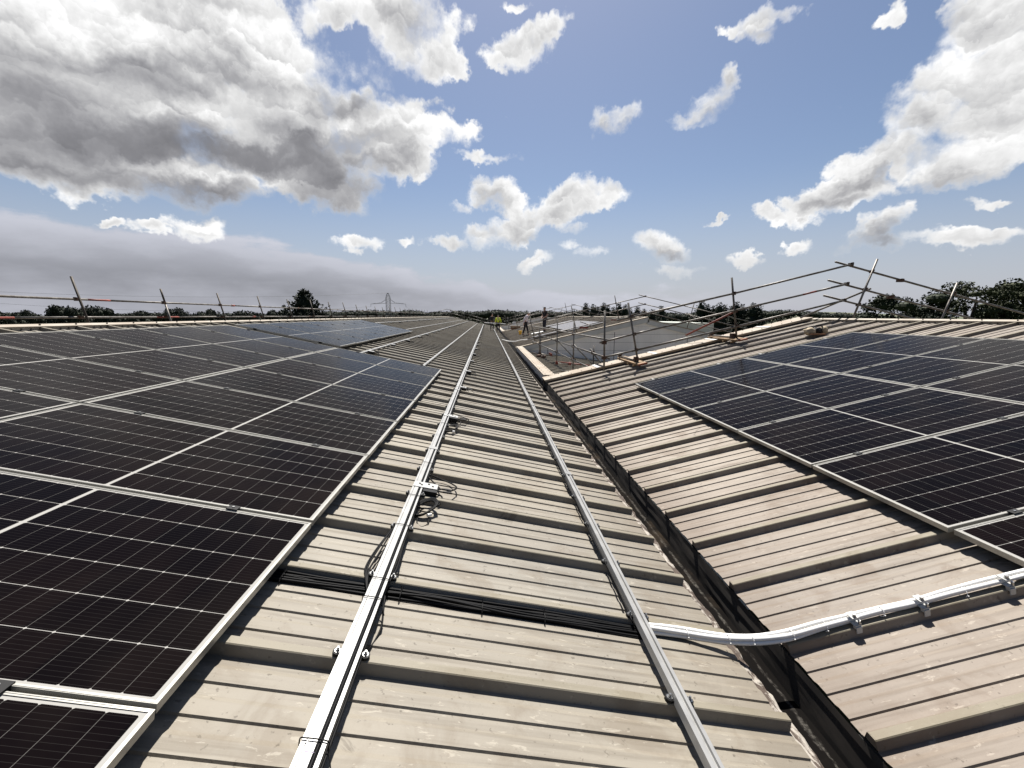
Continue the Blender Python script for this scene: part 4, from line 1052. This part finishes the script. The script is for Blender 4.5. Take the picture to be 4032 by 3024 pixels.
MB().box(bx_+Vector((-.05,-.12,.02)),(.34,.05,.035)).build('base_panel',M['brownbox'],tb)
# ================================================================== TREES, PYLON, LAMP
def leaves(mb,c,n,rad,size,flat=.6,up=0.3):
    """n small leaf clumps (bent quads) scattered through an ellipsoid"""
    for _ in range(n):
        while True:
            p=Vector((jig(1),jig(1),jig(1)))
            if .15<p.length<1: break
        p=p*(p.length**-.35)
        if p.length>1: p.normalize()
        q=Vector(c)+Vector((p.x*rad[0],p.y*rad[1],p.z*rad[2]))
        a=Vector((jig(1),jig(1),jig(1))).normalized(); b=a.cross(Vector((jig(1),jig(1),jig(1)))).normalized(); s=size*random.uniform(.5,1.3)
        n0=a.cross(b)*s*.25
        mb.add([q-a*s*.5,q+b*s*.42+n0,q+a*s*.5,q-b*s*.42+n0],[(0,1,2,3)])
def trunk(mb,base,top,r,limbs,seed=0):
    base,top=Vector(base),Vector(top)
    mb.tube([base,lerp(base,top,.4)+Vector((jig(.08),jig(.08),0)),lerp(base,top,.75)+Vector((jig(.15),jig(.15),0)),top],[r,r*.8,r*.5,r*.12],8)
    for l in limbs:
        a=lerp(base,top,l[0]); mb.tube([a,lerp(a,l[1],.5)+Vector((0,0,.15)),l[1]],[r*.4,r*.28,r*.06],6)
def conifer(base,h,w,label,group=None,dens=1.0,lean=0,tiers=17,feather=1.0):
    b=Vector(base); t=thing('conifer_tree',b,label,'tree',group)
    tr=MB(); trunk(tr,b,b+Vector((lean,0,h*.98)),.028*h+.05,[]); tr.build('trunk',M['bark'],t)
    cr=MB(); s=h*.030*feather
    for k in range(tiers):
        f=k/(tiers-1); z=h*(.10+.88*f); r=w*(1-f**1.5)*random.uniform(.82,1.1)+.06*w
        nb=int((16-9*f)*1.0)
        for j in range(nb):
            a=2*PI*(j+random.random()*.8)/nb; L_=r*random.uniform(.65,1.12)
            p0=b+Vector((lean*f,0,z)); d=Vector((math.cos(a),math.sin(a),0))
            m=int(max(5,L_/s*1.5)*dens)
            for q in range(m):
                g=(q+random.random())/m; g=g**.7
                p=p0+d*L_*g+Vector((0,0,-.10*L_*g+.30*L_*g*g))+Vector((jig(s),jig(s),jig(s*.9)))
                a1=(d*random.uniform(.5,1)+Vector((jig(.6),jig(.6),random.uniform(-.1,.8)))).normalized(); b1=a1.cross(Vector((jig(1),jig(1),jig(1)))).normalized(); ss_=s*random.uniform(.7,1.5)
                cr.add([p,p+a1*ss_*.5+b1*ss_*.3,p+a1*ss_*1.15,p+a1*ss_*.45-b1*ss_*.3],[(0,1,2,3)])
    for k in range(5):
        f=.10+.17*k; r=w*(1-f**1.5)*.62; cr.sphere(b+Vector((lean*f+jig(.1),jig(.1),h*f+.04*h)),(r,r,h*.13),9,6)
    cr.sphere(b+Vector((lean,0,h*.86)),(w*.13,w*.13,h*.09),7,5)
    cr.build('crown',M['conifer'],t)
    return t
def broadleaf(base,h,w,label,mat,group=None,n=4200,size=.32,clumps=26,core=.62,seed=1):
    random.seed(seed*13+5); b=Vector(base); t=thing('broadleaf_tree',b,label,'tree',group)
    cr=MB(); limbs=[]
    for k in range(clumps):
        a=random.uniform(0,2*PI); f=random.random(); z=h*(.42+.50*f); rr=w*math.sqrt(max(.05,1-((z/h-.62)/.42)**2))*random.uniform(.35,.98)
        c=b+Vector((rr*math.cos(a),rr*math.sin(a),z)); cs=w*random.uniform(.22,.40)
        leaves(cr,c,int(n/clumps),(cs,cs,cs*random.uniform(.55,.8)),size)
        if core: cr.sphere(c,(cs*core,cs*core,cs*core*.6),8,6)
        if k%3==0: limbs.append((random.uniform(.3,.6),c))
    tr=MB(); trunk(tr,b,b+Vector((0,0,h*.8)),.035*h,limbs); tr.build('trunk',M['bark'],t)
    cr.build('crown',mat,t); return t
conifer((-30.0,71.5,-9),13.0,6.8,'big dark conifer standing alone behind the left guardrail',None,2.6,.1,28,.95)
random.seed(21)
def spires(u0,u1,y,n,v0,v1,where,h0=9):
    for i in range(n):
        u=u0+(u1-u0)*(i+.5)/n+jig(.004); yy_=y+jig(3)
        zt=yy_*(v0+(v1-v0)*(.5+.5*math.sin(i*2.1+1))) + jig(.25)
        conifer((u*yy_,yy_,-9),zt+9,4.6,'dark spiky cypress, %s from left in the %s'%(ORD[i+1],where),'cypress screens',1.25,jig(.2),22,.8)
spires(.232,.352,112,9,.020,.0285,'screen behind the gabled hall')
spires(.352,.43,118,4,.012,.021,'ragged screen over the gable peak')
spires(.515,.672,92,11,.021,.0325,'tall screen right of the gable')
broadleaf((63.5,60.5,-9),12.5,5.5,'dark rounded tree left of the big pale trees behind the right ridge',M['oak'],None,7000,.36,38,seed=3)
broadleaf((67.5,61.5,-9),9.8,3.2,'small dark tree tucked between the rounded tree and the airy big one',M['oak'],None,2600,.34,18,seed=8)
broadleaf((71.0,57.5,-9),14.6,5.4,'tall airy tree behind the lamp arm, sky showing through its crown',M['broad'],None,5200,.36,34,core=.3,seed=4)
broadleaf((79.5,57.0,-9),14.3,6.0,'big sunlit broadleaf tree at the right edge of the photo',M['broad'],None,8000,.38,42,seed=5)
broadleaf((74.0,54.0,-9),11.2,4.8,'lower bushy tree under the airy tall one at the right edge',M['broad'],None,4600,.36,26,seed=6)
broadleaf((52.6,60.0,-9),9.0,1.5,'low tree whose tips just clear the right ridge left of the rounded tree',M['oak'],None,700,.30,9,seed=11)
broadleaf((12.9,16.8,-9),9.1,.75,'sprig of a young tree poking over the verge beside the right ridge',M['oak'],None,420,.13,9,seed=12)
# hedgerow trees far away on the left: four shapes, copied
random.seed(5)
pro=[]
def far_proto(k):
    t=thing('hedgerow_tree',(0,0,0),'x','tree'); cr=MB()
    for q in range(9+k):
        a=random.uniform(0,6.28); r=random.uniform(0,.62); z=random.uniform(.42,.92)
        leaves(cr,(r*math.cos(a)*.62,r*math.sin(a)*.62,z-.12*r),95,(.27,.27,.17),.085); cr.sphere((r*math.cos(a)*.62,r*math.sin(a)*.62,z-.12*r-.02),(.19,.19,.12),7,5)
    leaves(cr,(0,0,.30),160,(.5,.5,.26),.10)
    tr=MB(); trunk(tr,(0,0,0),(0,0,.75),.035,[(.5,Vector((.3,.1,.7))),(.45,Vector((-.3,.1,.68)))]); tr.build('trunk',M['bark'],t); cr.build('crown',M['far'],t); return t
protos=[far_proto(k) for k in range(4)]
spots=[]
# (u, distance, top v, width)
for i in range(46):
    u=-1.13+i*.0165+jig(.005); d=230+jig(35)
    v=.0115+.0045*math.sin(i*1.3)+.003*math.sin(i*.47+2)
    v-=.0018
    if -.97<u<-.84: v+=.0085+.002*math.sin(i*2.2)
    if u<-1.06: v+=.003
    spots.append((u,d,v,random.uniform(.9,1.35)))
used=set()
for i,(u,d,v,w) in enumerate(spots):
    pt=protos[i%4]; hgt=v*d+9
    Mx=Matrix.Translation((u*d,d,0))@Matrix.Rotation(random.uniform(0,6.28),4,'Z')@Matrix.Diagonal((hgt*w*.55,hgt*w*.55,hgt,1))
    side='hedgerow trees along the far field'
    n1='%s tree of the far left hedgerow from the photo edge'%(ORD[i+1] if i+1<len(ORD) else ['twenty-seventh','twenty-eighth','twenty-ninth','thirtieth','thirty-first','thirty-second','thirty-third','thirty-fourth','thirty-fifth','thirty-sixth','thirty-seventh','thirty-eighth','thirty-ninth','fortieth','forty-first','forty-second','forty-third','forty-fourth','forty-fifth','forty-sixth'][i+1-len(ORD)])
    if (i%4) not in used:
        used.add(i%4); pt.matrix_world=Mx; pt['label']=n1; pt['group']=side
    else: dup(pt,Mx,n1,side)
def wood(u0,u1,dist,h0,label,n=260,seed=3,vfun=None):
    random.seed(seed); mb=MB()
    for i in range(n):
        u=u0+(u1-u0)*random.random(); d=dist*random.uniform(.93,1.18)
        v=vfun(u)+random.uniform(-.0022,.0012); top=v*d; c=Vector((u*d,d,top-2.2)); s=random.uniform(2.0,3.6)*dist/330
        leaves(mb,c,46,(s*1.25,s*1.0,s*.75),1.0*dist/330)
        mb.sphere(c-Vector((0,0,.3*s)),(s*.95,s*.8,s*.75),7,5)
        leaves(mb,c-Vector((0,0,s*1.6)),34,(s*1.5,s,s*1.3),1.3*dist/330)
        leaves(mb,c-Vector((0,0,s*3.2)),18,(s*1.7,s,s*1.2),1.6*dist/330)
    o=mb.build('far_wood',M['far'],None,origin=(0.5*(u0+u1)*dist,dist,-9)); tag(o,label,'wood',None,'stuff'); return o
wood(-.37,.235,330,12,'continuous dark wood closing the view behind the end of the valley',330,3,lambda u:.0112+.0012*math.sin(u*60)+.0010*math.sin(u*23+1))
wood(.22,.56,390,12,'continuous dark wood behind the gabled hall and its scaffold',200,4,lambda u:.0068+.0015*math.sin(u*50)+(.004 if u<.3 else 0))
wood(.56,.98,560,12,'wooded crest of the distant hill left of the right-hand trees',210,6,lambda u:.0065+.0045*math.exp(-((u-.735)/.06)**2)-.006*max(0,(u-.8)/.15))
wood(-1.16,-.36,300,12,'low dark hedge line at the foot of the far left field',260,9,lambda u:.0062+.0016*math.sin(u*40)+.001*math.sin(u*97))
# pylon
def pylon():
    o=Vector((-59.6,260,-9)); t=thing('electricity_pylon',o,'lattice electricity pylon on the skyline left of the valley end','pylon')
    zt=22.4; m=MB()
    def half(z): return 2.2-1.0*min(1,z/12.) if z<12 else (1.2 if z<20 else 1.2-(z-20)*.40)
    lev=[0,3,6,8.5,11,13,15,16.5,18,19.5,21,zt]
    for s1 in(-1,1):
        for s2 in(-1,1):
            m.tube([o+Vector((s1*half(z),s2*half(z),z)) for z in lev],.085,5)
    for a,b in zip(lev[:-1],lev[1:]):
        ha,hb=half(a),half(b)
        for s in(-1,1):
            for q in(-1,1):
                m.tube([o+Vector((q*ha,s*ha,a)),o+Vector((-q*hb,s*hb,b))],.042,4); m.tube([o+Vector((s*ha,q*ha,a)),o+Vector((s*hb,-q*hb,b))],.042,4)
            m.tube([o+Vector((-hb,s*hb,b)),o+Vector((hb,s*hb,b))],.042,4)
    m.build('lattice_tower',M['pylon'],t)
    for s in(-1,1):
        a=MB(); e=o+Vector((s*10.4,0,15.9))
        for q in(-1,1):
            a.tube([o+Vector((s*1.2,q*1.1,16.4)),e],.09,5); a.tube([o+Vector((s*1.2,q*1.1,18.6)),o+Vector((s*4,q*.7,16.75)),e],.07,5)
        for k in range(1,5):
            f=k/5; x=s*(1.2+9.2*f); a.tube([o+Vector((x,1-f,16.4-.1*f)),o+Vector((x,-1+f,16.4-.1*f))],.05,4)
        arm=a.build('cross_arm',M['pylon'],t)
        i=MB(); i.tube([e,e-Vector((0,0,1.6))],.09,6); i.build('insulator',M['pylon'],arm)
    pk=MB(); pk.tube([o+Vector((-3.2,0,zt-.1)),o+Vector((3.2,0,zt-.1))],.05,4); pk.build('earth_peak',M['pylon'],t)
    def wire(a,b,sag,label):
        pts=[lerp(a,b,i/24)-Vector((0,0,4*sag*(i/24)*(1-i/24))) for i in range(25)]
        m=MB(); m.tube(pts,.045,4); tag(m.build('power_line',M['pylon'],None,origin=pts[0]),label,'cable','power lines')
    el=o+Vector((-10.4,0,14.3)); er=o+Vector((10.4,0,14.3))
    wire(el,Vector((-290,215,11)),5.5,'power line sagging left from the left arm of the pylon')
    wire(er,Vector((-70,620,5.5)),7,'power line running right and away from the right arm of the pylon')
    wire(o+Vector((0,0,zt)),Vector((-280,200,14)),4,'thin earth wire leading left from the top of the pylon')
pylon()
lamp=thing('street_lamp',(65.6,56,-9),'street lamp with long curved arm in front of the right-hand trees','street lamp')
m=MB(); m.tube([(65.6,56,-9),(65.6,56,-3),(65.7,56,.6),(66.0,56,1.35),(66.7,56,1.72),(68.0,56,1.86)],[.11,.09,.07,.06,.055,.05],8); m.build('column',M['concrete'],lamp,True)
m=MB(); m.tube([(68.0,56,1.86),(68.4,56,1.90),(70.0,56,1.96),(70.4,56,1.95)],[.06,.13,.16,.07],8); m.build('lamp_head',M['concrete'],lamp,True)
# ================================================================== WORLD
COVER=[(-.652,.368,.259,.124,.28,1.5),(-.734,.403,.156,.074,.35,1.3),(-.471,.439,.145,.093,.22,1.3),(-.385,.366,.135,.09,-.08,1.3),(-.254,.377,.121,.056,.11,1.2),(-.187,.39,.097,.048,.09,1.0),(-.115,.377,.085,.036,.06,.8),(-.049,.382,.035,.019,.04,.6),(-.351,.273,.11,.063,-.15,1.3),(-.219,.328,.106,.05,.09,1.2),(-.144,.308,.038,.022,.06,.7),(-.555,.245,.116,.048,.01,1.2),(-.665,.269,.196,.074,.12,1.5),(-.774,.243,.097,.041,.25,1.2),(-.596,.449,.215,.06,.29,1.3),(-.5,.299,.128,.044,.17,1.3),(-.179,.545,.15,.037,-.01,.8),(-.143,.514,.108,.039,-.17,.8),(-.066,.495,.045,.022,-.2,.65),(-.269,.543,.08,.027,.15,.7),(-.33,.53,.051,.021,.18,.4),(-.373,.504,.05,.036,.19,.22),(.073,.512,.069,.03,.11,.75),(.137,.54,.047,.017,.33,.5),(.038,.497,.036,.019,.01,.6),(.063,.578,.039,.012,-.0,.5),(-.262,.453,.051,.03,-.15,.24),(-.098,.424,.042,.018,-.22,.42),(.019,.275,.052,.033,.01,.8),(.044,.244,.044,.028,.0,.7),(.074,.198,.097,.041,.32,.85),(.005,.176,.055,.028,.01,.7),(.199,.255,.082,.036,.28,.8),(.27,.264,.048,.025,-.05,.7),(.153,.224,.063,.03,-.02,.7),(.211,.194,.027,.015,-.03,.5),(.201,.155,.042,.016,-.02,.6),(.254,.136,.051,.016,.14,.6),(.001,.342,.072,.01,.02,.42),(-.057,.244,.031,.011,.03,.3),(.279,.392,.049,.023,.09,.75),(.303,.404,.037,.02,-.09,.7),(.473,.395,.043,.036,.34,.8),(.499,.42,.025,.022,-.17,.7),(.431,.383,.031,.015,.02,.6),(.442,.37,.044,.009,-.14,.35),(.541,.497,.043,.02,-.05,.75),(.583,.495,.027,.013,-.24,.6),(.501,.501,.03,.01,-.2,.55),(.554,.476,.024,.011,-.22,.5),(.734,.463,.021,.014,.49,.55),(.855,.407,.057,.058,-.36,1.1),(.835,.348,.052,.054,.79,1.0),(.799,.304,.058,.048,.69,1.0),(.866,.292,.074,.073,.18,1.2),(.762,.267,.081,.032,.33,.85),(.716,.263,.049,.021,.11,.6),(.838,.243,.089,.036,.04,.9),(.906,.325,.07,.097,-.33,1.3),(.716,.235,.045,.036,.48,.95),(.662,.21,.067,.03,.27,.85),(.591,.191,.036,.021,-.11,.7),(.743,.222,.032,.021,-.17,.8),(.713,.208,.051,.022,.05,.8),(.394,.158,.048,.03,-.05,.85),(.403,.135,.057,.019,-.05,.6),(.112,.123,.038,.017,.24,.7),(.498,.185,.024,.009,-.09,.6),(.64,.136,.029,.016,.22,.62),(.749,.14,.048,.026,.69,.9),(.776,.17,.027,.019,.56,.75),(.764,.118,.044,.014,-.1,.7),(.864,.121,.077,.015,-.12,.62),(.891,.172,.029,.008,-.18,.4),(.548,.109,.034,.009,-.06,.3),(.424,.101,.066,.012,-.04,.45),(-.637,.151,.025,.015,.12,.7),(-.567,.161,.046,.024,.11,.8),(-.684,.15,.021,.01,.13,.6),(-.286,.153,.059,.017,.05,.65),(-.178,.158,.026,.014,.04,.65),(-.091,.161,.054,.018,.02,.72)]
DARK=[(-.674,.28,.205,.031,.16,.6),(-.486,.294,.211,.026,.1,.85),(-.355,.327,.178,.02,.22,.7),(-.306,.269,.095,.036,-.25,.5),(-.391,.297,.156,.028,-.03,.55),(-.757,.301,.085,.05,.29,.45),(-.448,.37,.048,.035,.18,.25),(-.545,.21,.132,.027,-.02,.6),(-.355,.216,.104,.03,-.08,.5),(-.74,.218,.11,.024,.08,.55),(-.343,.371,.032,.037,.14,.3),(-.253,.392,.028,.023,.11,.35),(.866,.262,.055,.017,.09,.15),(.865,.339,.037,.02,.39,.12),(.723,.231,.031,.012,.03,.5),(.696,.205,.041,.008,-.15,.35),(.852,.216,.091,.015,.12,.35),(.768,.132,.022,.023,-.11,.45),(.752,.115,.045,.011,-.09,.45),(.398,.133,.036,.013,-.05,.4),(.074,.173,.064,.012,.16,.3),(.011,.251,.023,.021,.01,.25),(-.19,.339,.039,.021,.08,.3),(-.512,.329,.067,.018,.19,.25),(-.646,.375,.113,.025,.1,.25),(-.17,.532,.055,.01,-.02,.15),(.476,.377,.04,.008,.17,.2),(.285,.377,.042,.007,.04,.2),(.546,.479,.035,.006,-.21,.15)]
LITE=[(-.479,.364,.058,.027,.2,.6),(-.548,.369,.042,.019,.23,.5),(-.395,.442,.07,.054,-.3,.5),(-.309,.355,.054,.031,.12,.6),(-.227,.356,.067,.032,.1,.7),(-.436,.49,.079,.024,.22,.5),(-.672,.424,.116,.031,.32,.45),(-.753,.395,.05,.029,.36,.5),(-.119,.38,.08,.024,.06,.6),(-.518,.262,.109,.018,.07,.3),(-.57,.169,.042,.013,.12,.6),(-.62,.251,.094,.016,.09,.25),(.831,.372,.025,.027,.77,.4),(.703,.265,.037,.016,.22,.4),(.864,.31,.061,.085,.16,.9),(-.753,.395,.08,.043,.36,.5)]
SKY_DUST,SKY_OZ=1.0,1.9
SKY_K,CLOUD_K=.80,8.6
HAZE_COL=(4.35,4.5,5.2)
WORLD_S,SUN_E,EXPO=.05,5.0,1.22
ST_COL=(3.25,3.32,3.72)

W=bpy.data.worlds.new('World'); W.use_nodes=True; wt=W.node_tree; wt.nodes.clear(); N=NT(wt)
SUN_EL,SUN_AZ=math.radians(61),math.radians(5)
sky=wt.nodes.new('ShaderNodeTexSky'); sky.sky_type='NISHITA'; sky.sun_disc=False; sky.sun_elevation=SUN_EL; sky.sun_rotation=SUN_AZ
sky.altitude=50; sky.air_density=1.0; sky.dust_density=SKY_DUST; sky.ozone_density=SKY_OZ
dirv=N.n('ShaderNodeTexCoord').outputs['Generated']
dirn=N.vm('NORMALIZE',dirv)
sp=N.n('ShaderNodeSeparateXYZ',{0:dirn}); dx,dy,dz=sp.outputs
az=N.m('ARCTAN2',dx,dy); el=N.m('ARCSINE',dz)
# cloud space: azimuth and elevation, roughened by turbulence so that edges billow
ae=N.n('ShaderNodeCombineXYZ',{0:az,1:el,2:0.0}).outputs[0]
w1=N.n('ShaderNodeTexNoise',{'Vector':ae,'Scale':9.0,'Detail':5.0,'Roughness':.6},noise_dimensions='2D')
warp=N.scale(N.vm('SUBTRACT',w1.outputs['Color'],(.5,.5,.5)),.085)
w2=N.n('ShaderNodeTexNoise',{'Vector':ae,'Scale':38.0,'Detail':3.0,'Roughness':.6},noise_dimensions='2D')
warp2=N.scale(N.vm('SUBTRACT',w2.outputs['Color'],(.5,.5,.5)),.022)
aw=N.vm('ADD',N.vm('ADD',ae,warp),warp2)
aw=N.vm('MULTIPLY',aw,(1,1,0))
def blobs(tab,grow=1.0,smooth_=.18,vec=aw):
    cur=None
    for (a,e,ra,re_,rot,w) in tab:
        vin=vec
        if cur is not None:      # a vanishing dependence on the running value keeps the nodes in order (shader stack)
            nd=wt.nodes.new('ShaderNodeVectorMath'); nd.operation='MULTIPLY_ADD'; wt.links.new(cur,nd.inputs[0]); nd.inputs[1].default_value=(1e-7,1e-7,0); wt.links.new(vec,nd.inputs[2]); vin=nd.outputs[0]
        q=N.mapping(vin,(ra*grow,re_*grow,1),(a,e,0),(0,0,rot),'TEXTURE')
        r2=N.vm('DOT_PRODUCT',q,q,1)
        v=N.m('MULTIPLY_ADD',r2,-w,w)
        v=N.m('MAXIMUM',v,-.6)
        if cur is None: cur=v
        else: cur=N.m('SMOOTH_MAX',cur,v,smooth_)
    return cur
# broken cloud for the part of the sky the photograph does not show
def noise2(vec,sc,det,ro): return N.n('ShaderNodeTexNoise',{'Vector':vec,'Scale':sc,'Detail':det,'Roughness':ro},noise_dimensions='2D').outputs[0]
gen=N.m('MULTIPLY_ADD',N.noise(dirn,2.6,5,.55),3.2,-2.1)
outside=N.m('MAXIMUM',N.ss(N.m('ABSOLUTE',az),1.0,1.25),N.ss(el,.52,.68))
gen=N.m('SUBTRACT',gen,N.m('MULTIPLY',N.m('SUBTRACT',1.0,outside),3.0))
# cauliflower lobes: each Voronoi cell is lit like a little dome, bright on top and grey underneath
elf=N.n('ShaderNodeCombineXYZ',{0:az,1:N.m('MULTIPLY',el,1.2),2:0.0}).outputs[0]
def lobes(sc,warpk,off,smo):
    v=N.vm('ADD',N.vm('ADD',elf,N.scale(warp,warpk)),N.vm('ADD',N.scale(warp2,warpk*1.2),off))
    nd=N.n('ShaderNodeTexVoronoi',{'Vector':v,'Scale':sc},feature='SMOOTH_F1' if smo else 'F1',voronoi_dimensions='2D')
    if smo: nd.inputs['Smoothness'].default_value=smo
    rel=N.m('MULTIPLY',N.n('ShaderNodeSeparateXYZ',{0:N.vm('SUBTRACT',v,nd.outputs['Position'])}).outputs[1],sc)
    return nd.outputs['Distance'],rel
d1,r1_=lobes(8.5,.75,(0,0,0),.35)
d2,r2_=lobes(21.0,.9,(.37,.11,0),.25)
d3,r3_=lobes(47.0,1.0,(.71,.53,0),0)
soft=N.ss(noise2(N.vm('ADD',ae,(7.3,2.9,0)),5.0,3,.5),.36,.66)
fb=noise2(ae,14,8,.64); fb1=noise2(N.vm('ADD',ae,(.004,.018,0)),14,4,.6)
puffd=N.m('ADD',N.m('MULTIPLY_ADD',d1,-.42,.20),N.m('ADD',N.m('MULTIPLY_ADD',d2,-.34,.15),N.m('MULTIPLY_ADD',d3,-.16,.07)))
edge=N.m('ADD',puffd,N.m('MULTIPLY',N.m('SUBTRACT',fb,.5),1.25))
rel0=N.m('ADD',N.m('MULTIPLY',r1_,.20),N.m('ADD',N.m('MULTIPLY',r2_,.13),N.m('MULTIPLY',r3_,.045)))
rel0=N.m('ADD',rel0,N.m('MULTIPLY',N.m('SUBTRACT',fb,fb1),.38))
low=N.m('SUBTRACT',1.0,N.ss(el,.01,.17))
skc=N.vm('MULTIPLY',N.scale(sky.outputs[0],SKY_K),(.99,.975,1.0))
hr=wt.nodes.new('ShaderNodeRGB'); hr.outputs[0].default_value=HAZE_COL+(1,); HAZE_RGB=hr.outputs[0]
hs=wt.nodes.new('ShaderNodeRGB'); hs.outputs[0].default_value=ST_COL+(1,); ST_RGB=hs.outputs[0]
hz=N.m('MULTIPLY',N.m('SUBTRACT',1.0,N.ss(el,-.02,.30)),.84)      # milky air low over the horizon
skc=N.mix(hz,skc,N.scale(HAZE_RGB,N.m('MULTIPLY_ADD',N.ss(dy,-.35,.45),.55,.45)))
# smooth lilac-grey sheet of distant cloud along the left and middle of the horizon
lfn=noise2(N.vm('MULTIPLY',ae,(1.0,3.0,1.0)),6.0,7,.58)
e0=N.m('MULTIPLY_ADD',N.ss(N.m('MULTIPLY',az,-1.0),-.30,.62),.102,.046)
e0=N.m('MULTIPLY_ADD',N.m('SUBTRACT',lfn,.5),.095,e0)
stv=N.m('SUBTRACT',e0,el)
sta=N.m('MULTIPLY',N.ss(stv,-.008,.012),N.m('SUBTRACT',1.0,N.ss(az,.18,.75)))
stb=N.m('MULTIPLY_ADD',N.m('SUBTRACT',1.0,N.ss(stv,.008,.065)),.62,N.m('MULTIPLY_ADD',lfn,.75,.52))
stb=N.m('ADD',stb,N.m('MULTIPLY',N.m('SUBTRACT',1.0,N.ss(el,.0,.06)),.22))
skc=N.mix(N.m('MULTIPLY',sta,.93),skc,N.scale(ST_RGB,stb))
def layer(cover,darkt,litet):
    cov=N.m('MAXIMUM',blobs(cover,1.10),gen) if cover else gen
    dens=N.m('ADD',cov,N.m('MULTIPLY',edge,N.m('MULTIPLY_ADD',low,-.55,1.0)))
    dark=N.ss(blobs(darkt,1.35,.3),-.30,.85) if darkt else None
    ae_=N.m('ADD',N.m('MULTIPLY_ADD',soft,.60,.38),N.m('MULTIPLY',low,.25))
    if dark: ae_=N.m('MULTIPLY_ADD',dark,.45,ae_)
    alpha=N.ss(dens,-.02,ae_); thick=N.ss(dens,.22,1.25)
    lite=N.ss(blobs(litet,1.2,.3),-.2,.7) if litet else None
    b=N.m('MULTIPLY_ADD',thick,-.17,.99)
    k=N.m('MULTIPLY',N.m('MULTIPLY_ADD',thick,.50,.38),N.m('MULTIPLY_ADD',low,-.85,1.0))
    if dark: k=N.m('MULTIPLY',k,N.m('MULTIPLY_ADD',dark,-.78,1.0))
    b=N.m('ADD',b,N.m('MULTIPLY',rel0,k))
    if dark: b=N.m('SUBTRACT',b,N.m('MULTIPLY',dark,N.m('MULTIPLY_ADD',thick,.04,.25)))
    if lite: b=N.m('ADD',b,N.m('MULTIPLY',lite,N.m('MULTIPLY',thick,.15)))
    b=N.m('SUBTRACT',b,N.m('MULTIPLY',low,.13))
    b=N.m('MINIMUM',N.m('MAXIMUM',b,.36),1.02)
    tint=N.mix(N.ss(b,.45,.92),(.925,.925,1.0),(1.0,1.0,1.0))
    cc=N.scale(tint,N.m('MULTIPLY',N.m('POWER',b,2.2),CLOUD_K))
    return N.n('ShaderNodeBackground',{'Color':N.mix(alpha,skc,cc),'Strength':WORLD_S}).outputs[0]
def near(tab,a0,a1):
    r=[]
    for t in tab:
        e=max(t[2],t[3])*1.5+.07
        if t[0]+e>a0 and t[0]-e<a1: r.append(t)
    return r
# the sky is cut into sectors of azimuth so that each ray only works out the clouds near it
edges=[-1.25,-.62,-.36,-.12,.12,.42,1.25]
cur=layer([],[],[])
inside=N.m('MULTIPLY',N.m('MULTIPLY',N.m('LESS_THAN',el,.68),N.m('GREATER_THAN',el,-.06)),N.m('LESS_THAN',N.m('ABSOLUTE',az),1.25))
for a0,a1 in zip(edges[:-1],edges[1:]):
    bgk=layer(near(COVER,a0,a1),near(DARK,a0,a1),near(LITE,a0,a1))
    f=N.m('MULTIPLY',inside,N.m('MULTIPLY',N.m('GREATER_THAN',az,a0),N.m('LESS_THAN',az,a1+1e-5)))
    ms=wt.nodes.new('ShaderNodeMixShader'); wt.links.new(f,ms.inputs[0]); wt.links.new(cur,ms.inputs[1]); wt.links.new(bgk,ms.inputs[2]); cur=ms.outputs[0]
wo=wt.nodes.new('ShaderNodeOutputWorld'); wt.links.new(cur,wo.inputs[0])
S.world=W; W.cycles.sampling_method='MANUAL'; W.cycles.sample_map_resolution=512
# sun
sl=bpy.data.lights.new('sun','SUN'); sl.energy=SUN_E; sl.angle=math.radians(.53); sl.color=(1.0,.955,.89)
so=bpy.data.objects.new('sun',sl); COL.objects.link(so)
d=Vector((math.sin(SUN_AZ)*math.cos(SUN_EL),math.cos(SUN_AZ)*math.cos(SUN_EL),math.sin(SUN_EL)))
so.rotation_euler=d.to_track_quat('Z','Y').to_euler(); so.location=(0,0,60)
# camera
cd=bpy.data.cameras.new('camera'); co=bpy.data.objects.new('camera',cd); COL.objects.link(co)
cd.sensor_width=36; cd.lens=36*1636.83/4032; cd.clip_start=.05; cd.clip_end=9000
co.location=(0,0,H); co.rotation_euler=(math.radians(90-9.35087),0,-math.radians(3.38356)); S.camera=co
S.view_settings.view_transform='Standard'; S.view_settings.look='None'; S.view_settings.exposure=EXPO; S.view_settings.gamma=1
S.render.engine='CYCLES'; S.cycles.max_bounces=6; S.cycles.diffuse_bounces=3; S.cycles.glossy_bounces=3; S.cycles.use_denoising=True
for o in bpy.data.objects:
    if '_o' in o.keys(): del o['_o']
